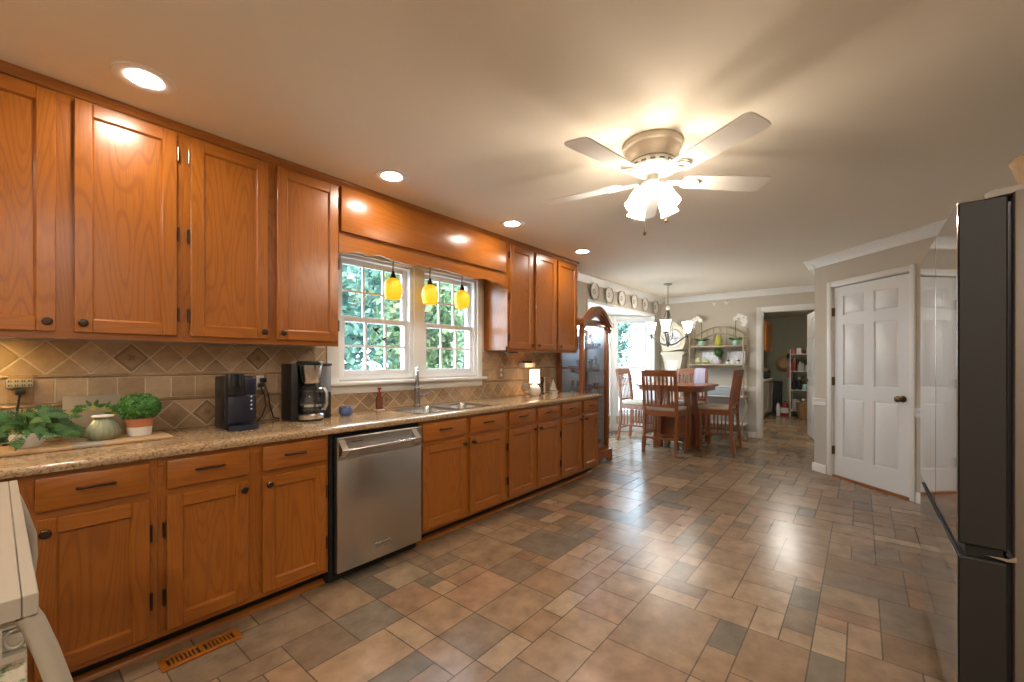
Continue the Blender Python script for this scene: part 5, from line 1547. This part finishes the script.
b = M(); b.prism([(1.44, 0), (1.56, 0), (1.57, .74), (1.43, .74)], 'x', 11.50, 11.78); b.build('bin_body', roomdark, t); b = M(); b.box(11.49, 11.79, 1.42, 1.58, .7405, .78, .01); b.build('lid', black, t)
t = thing('red_canister', 'red jug with a white label on the floor beyond the doorway', 'jug', (11.35, 1.335, 0))
b = M(); b.lathe([(0, 0), (.075, 0), (.08, .02), (.08, .22), (.05, .29), (.03, .31), (0, .311)], (11.35, 1.335, 0), 20); b.build('jug_body', red, t)
b = M(); b.lathe([(.0805, .07), (.0815, .07), (.0815, .19), (.0805, .19)], (11.35, 1.335, 0), 20); b.build('label_band', potwhite, t)
b = M(); b.lathe([(0, .3112), (.022, .3112), (.022, .34), (0, .341)], (11.35, 1.335, 0), 14); b.build('cap', roomdark, t)
t = thing('white_jug', 'pale detergent jug on the floor left of the red jug', 'jug', (11.30, 1.44, 0)); b = M(); b.lathe([(0, 0), (.04, 0), (.045, .18), (.03, .26), (.02, .28), (0, .281)], (11.30, 1.455, 0), 16); b.build('jug_body', potwhite, t)
b = M(); b.lathe([(0, .2815), (.022, .2815), (.022, .30), (0, .301)], (11.30, 1.455, 0), 12); b.build('cap', bluecer, t)
# shelving unit with goods
GX0, GX1, GY0, GY1 = 11.30, 11.70, .80, 1.225
t = thing('storage_shelves', 'white wire storage shelves crowded with goods beyond the doorway', 'shelves', (11.5, 1.0, 0))
for x in (GX0, GX1):
    for y in (GY0, GY1):
        b = M(); b.tube([(x, y, 0), (x, y, 1.50)], .011, 8); b.build('post', potwhite, t)
zsv = [.14, .60, 1.02, 1.40]
for z in zsv:
    b = M(); b.box(GX0, GX1, GY0, GY1, z - .014, z); b.tube([(GX0 - .012, GY0, z - .006), (GX0 - .012, GY1, z - .006)], .012, 6); b.build('shelf', potwhite, t)
def good(kind, y, z, mat, w_, h_, lab, cat, shape='jar', x=11.42):
    t = thing(kind, lab, cat, (x, y, z + .0005), 'goods on the storage shelves')
    b = M()
    if shape == 'box': b.box(x - .07, x + .07, y - w_, y + w_, z + .0006, z + h_, .004); b.build('carton', mat, t)
    elif shape == 'bag':
        b.lathe([(0, .0), (w_ * .9, .0), (w_, h_ * .3), (w_ * .85, h_ * .75), (w_ * .35, h_ * .9), (w_ * .5, h_), (0, h_)], (x, y, z + .0006), 14, ripple=.06, nrip=5); b.build('bag_body', mat, t)
    else:
        b.lathe([(0, 0), (w_ * .95, 0), (w_, .02), (w_, h_ * .65), (w_ * .6, h_ * .82), (w_ * .55, h_ * .86), (0, h_ * .86)], (x, y, z + .0006), 16); o = b.build('container', mat, t)
        b = M(); b.lathe([(0, h_ * .861), (w_ * .6, h_ * .861), (w_ * .58, h_), (0, h_)], (x, y, z + .0006), 14); b.build('lid', roomdark if mat is not roomdark else potwhite, t)
GOODS = [('snack_bag', 1.17, 3, pink, .045, .12, 'red and pink bag at the left of the top storage shelf', 'bag', 'bag'), ('carton', 1.07, 3, potwhite, .04, .13, 'white carton beside the red bag on the top storage shelf', 'carton', 'box'),
         ('snack_bag', .98, 3, red, .045, .10, 'small red bag in the middle of the top storage shelf', 'bag', 'bag'), ('jar', .90, 3, whiteware, .035, .20, 'tall white jar at the right of the top storage shelf', 'jar', 'jar'),
         ('carton', 1.16, 2, red, .035, .27, 'tall red carton at the left of the second storage shelf', 'carton', 'box'), ('snack_bag', 1.04, 2, greybox, .07, .21, 'large grey bag on the second storage shelf', 'bag', 'bag'), ('jar', .91, 2, potwhite, .045, .16, 'white jar at the right of the second storage shelf', 'jar', 'jar'),
         ('jar', 1.16, 1, navy, .045, .26, 'dark blue bottle at the left of the third storage shelf', 'bottle', 'jar'), ('jar', 1.065, 1, roomdark, .042, .27, 'black bottle on the third storage shelf', 'bottle', 'jar'), ('jar', .965, 1, mint, .045, .16, 'mint green jar on the third storage shelf', 'jar', 'jar'), ('jar', .875, 1, roomdark, .04, .25, 'black bottle at the right of the third storage shelf', 'bottle', 'jar'),
         ('carton', 1.13, 0, greybox, .06, .24, 'grey box on the lowest storage shelf', 'box', 'box'), ('jar', .99, 0, roomdark, .06, .26, 'dark tub on the lowest storage shelf', 'tub', 'jar')]
for (kd, y, sh, mt, w_, h_, lab, cat, shp) in GOODS: good(kd, y, zsv[sh], mt, w_, h_, lab, cat, shp)
t = thing('ironing_board', 'narrow pink and white folded board leaning left of the storage shelves', 'board', (11.6, 1.30, 0))
b = M(); T = Matrix.Translation((11.72, 1.30, 0.012)) @ Matrix.Rotation(R(4), 4, 'Y'); b.box(-.015, .015, -.03, .03, 0, 1.30, .006); b.move(T); b.build('board', cream_lt, t)
b = M(); b.box(-.03, -.016, -.025, .025, .85, 1.12, .004); b.move(T); b.build('cover', pink, t)
b = M(); b.ball((11.80, 1.30, 1.36), (.04, .05, .06), 10, 8); b.build('handle', roomdark, t)
t = thing('wicker_basket', 'tall wicker laundry basket in front of the storage shelves', 'basket', (11.05, .955, 0))
b = M(); b.lathe([(0, 0), (.12, 0), (.13, .02), (.165, .34), (.175, .36), (.16, .36), (.15, .33), (.115, .03), (0, .02)], (11.02, .93, 0.001), 28); b.build('basket_body', wicker, t)

# ------------------------------------------------------------------ outside the windows
b = M(); b.box(-30, 45, 3.75, 45, -.75, -.6); b.box(12.3, 45, -30, 3.75, -.75, -.6)
o = b.build('ground_outside', bounce_ground_m); o['kind'] = 'structure'
rt = random.Random(12)
def tree(x, y, z0, hgt, rx, ry, n, leaf, mat, label, kind='garden_tree', low=.12):
    t = thing(kind, label, 'tree', (x, y, z0), 'trees outside the windows')
    b = M(); b.tube([(x, y, z0), (x + .05, y, z0 + hgt * .3), (x - .04, y + .03, z0 + hgt * .6), (x, y, z0 + hgt * .85)], [.13, .11, .08, .03], 8); b.build('trunk', bark, t)
    b = M()
    for i in range(n):
        u = rt.uniform(-1, 1); a = rt.uniform(0, 2 * PI); q = math.sqrt(1 - u * u); k = rt.uniform(.45, 1.0)
        bump = 1 + .25 * math.sin(3 * a + 5 * u) + .15 * math.sin(7 * a - 4 * u)
        p = Vector((x + rx * q * math.cos(a) * k * bump, y + ry * q * math.sin(a) * k * bump, z0 + hgt * (low + (1 - low) * (.5 + .5 * u * k))))
        d = Vector((rt.uniform(-1, 1), rt.uniform(-1, 1), rt.uniform(-1, .6))).normalized(); s_ = d.cross(Vector((rt.uniform(-1, 1), rt.uniform(-1, 1), rt.uniform(-1, 1)))).normalized()
        L_ = leaf * rt.uniform(.7, 1.3)
        b.quad((p, p + d * L_ * .5 + s_ * L_ * .32, p + d * L_, p + d * L_ * .5 - s_ * L_ * .32))
    b.build('foliage', mat, t, smooth=180)
G = -.6
tree(2.75, 6.2, G, 4.2, .85, .75, 4200, .15, leaf_out1, 'teal-green tree outside the left window sash')
tree(5.15, 6.3, G, 4.6, .85, .8, 3600, .15, leaf_out2, 'yellow-green tree outside, between the two window sashes')
tree(7.75, 7.0, G, 3.4, .95, .8, 3200, .15, leaf_out1, 'low teal-green tree outside, seen through the right window')
tree(3.9, 10.0, G, 6.5, 1.35, 1.2, 4200, .2, leaf_out2, 'tall light tree farther out behind the left window')
tree(8.1, 10.6, G, 7.0, 1.5, 1.3, 4600, .22, leaf_out1, 'tall tree farther out behind the right window')
tree(12.4, 12.0, G, 6.5, 1.6, 1.5, 3600, .22, leaf_out2, 'broad tree far out at the right of the right window')
tree(5.6, 15.5, G, 9.5, 2.1, 1.5, 5200, .3, leaf_out1, 'big tree at the back of the garden, left')
tree(11.6, 16.5, G, 9.5, 2.2, 1.5, 5200, .3, leaf_out1, 'big tree at the back of the garden, middle')
tree(17.5, 17.0, G, 9.5, 2.2, 1.5, 4200, .3, leaf_out1, 'big tree at the back of the garden, right')
tree(11.9, 20.5, G, 11, 1.7, 1.5, 5200, .36, leaf_out1, 'very tall tree at the far end of the garden, left')
tree(17.2, 22.0, G, 11, 1.6, 1.5, 4200, .34, leaf_out2, 'very tall tree at the far end of the garden, right')
tree(11.3, 5.62, G, 4.8, .42, .6, 2600, .15, leaf_out1, 'slim tree outside the far bay window')
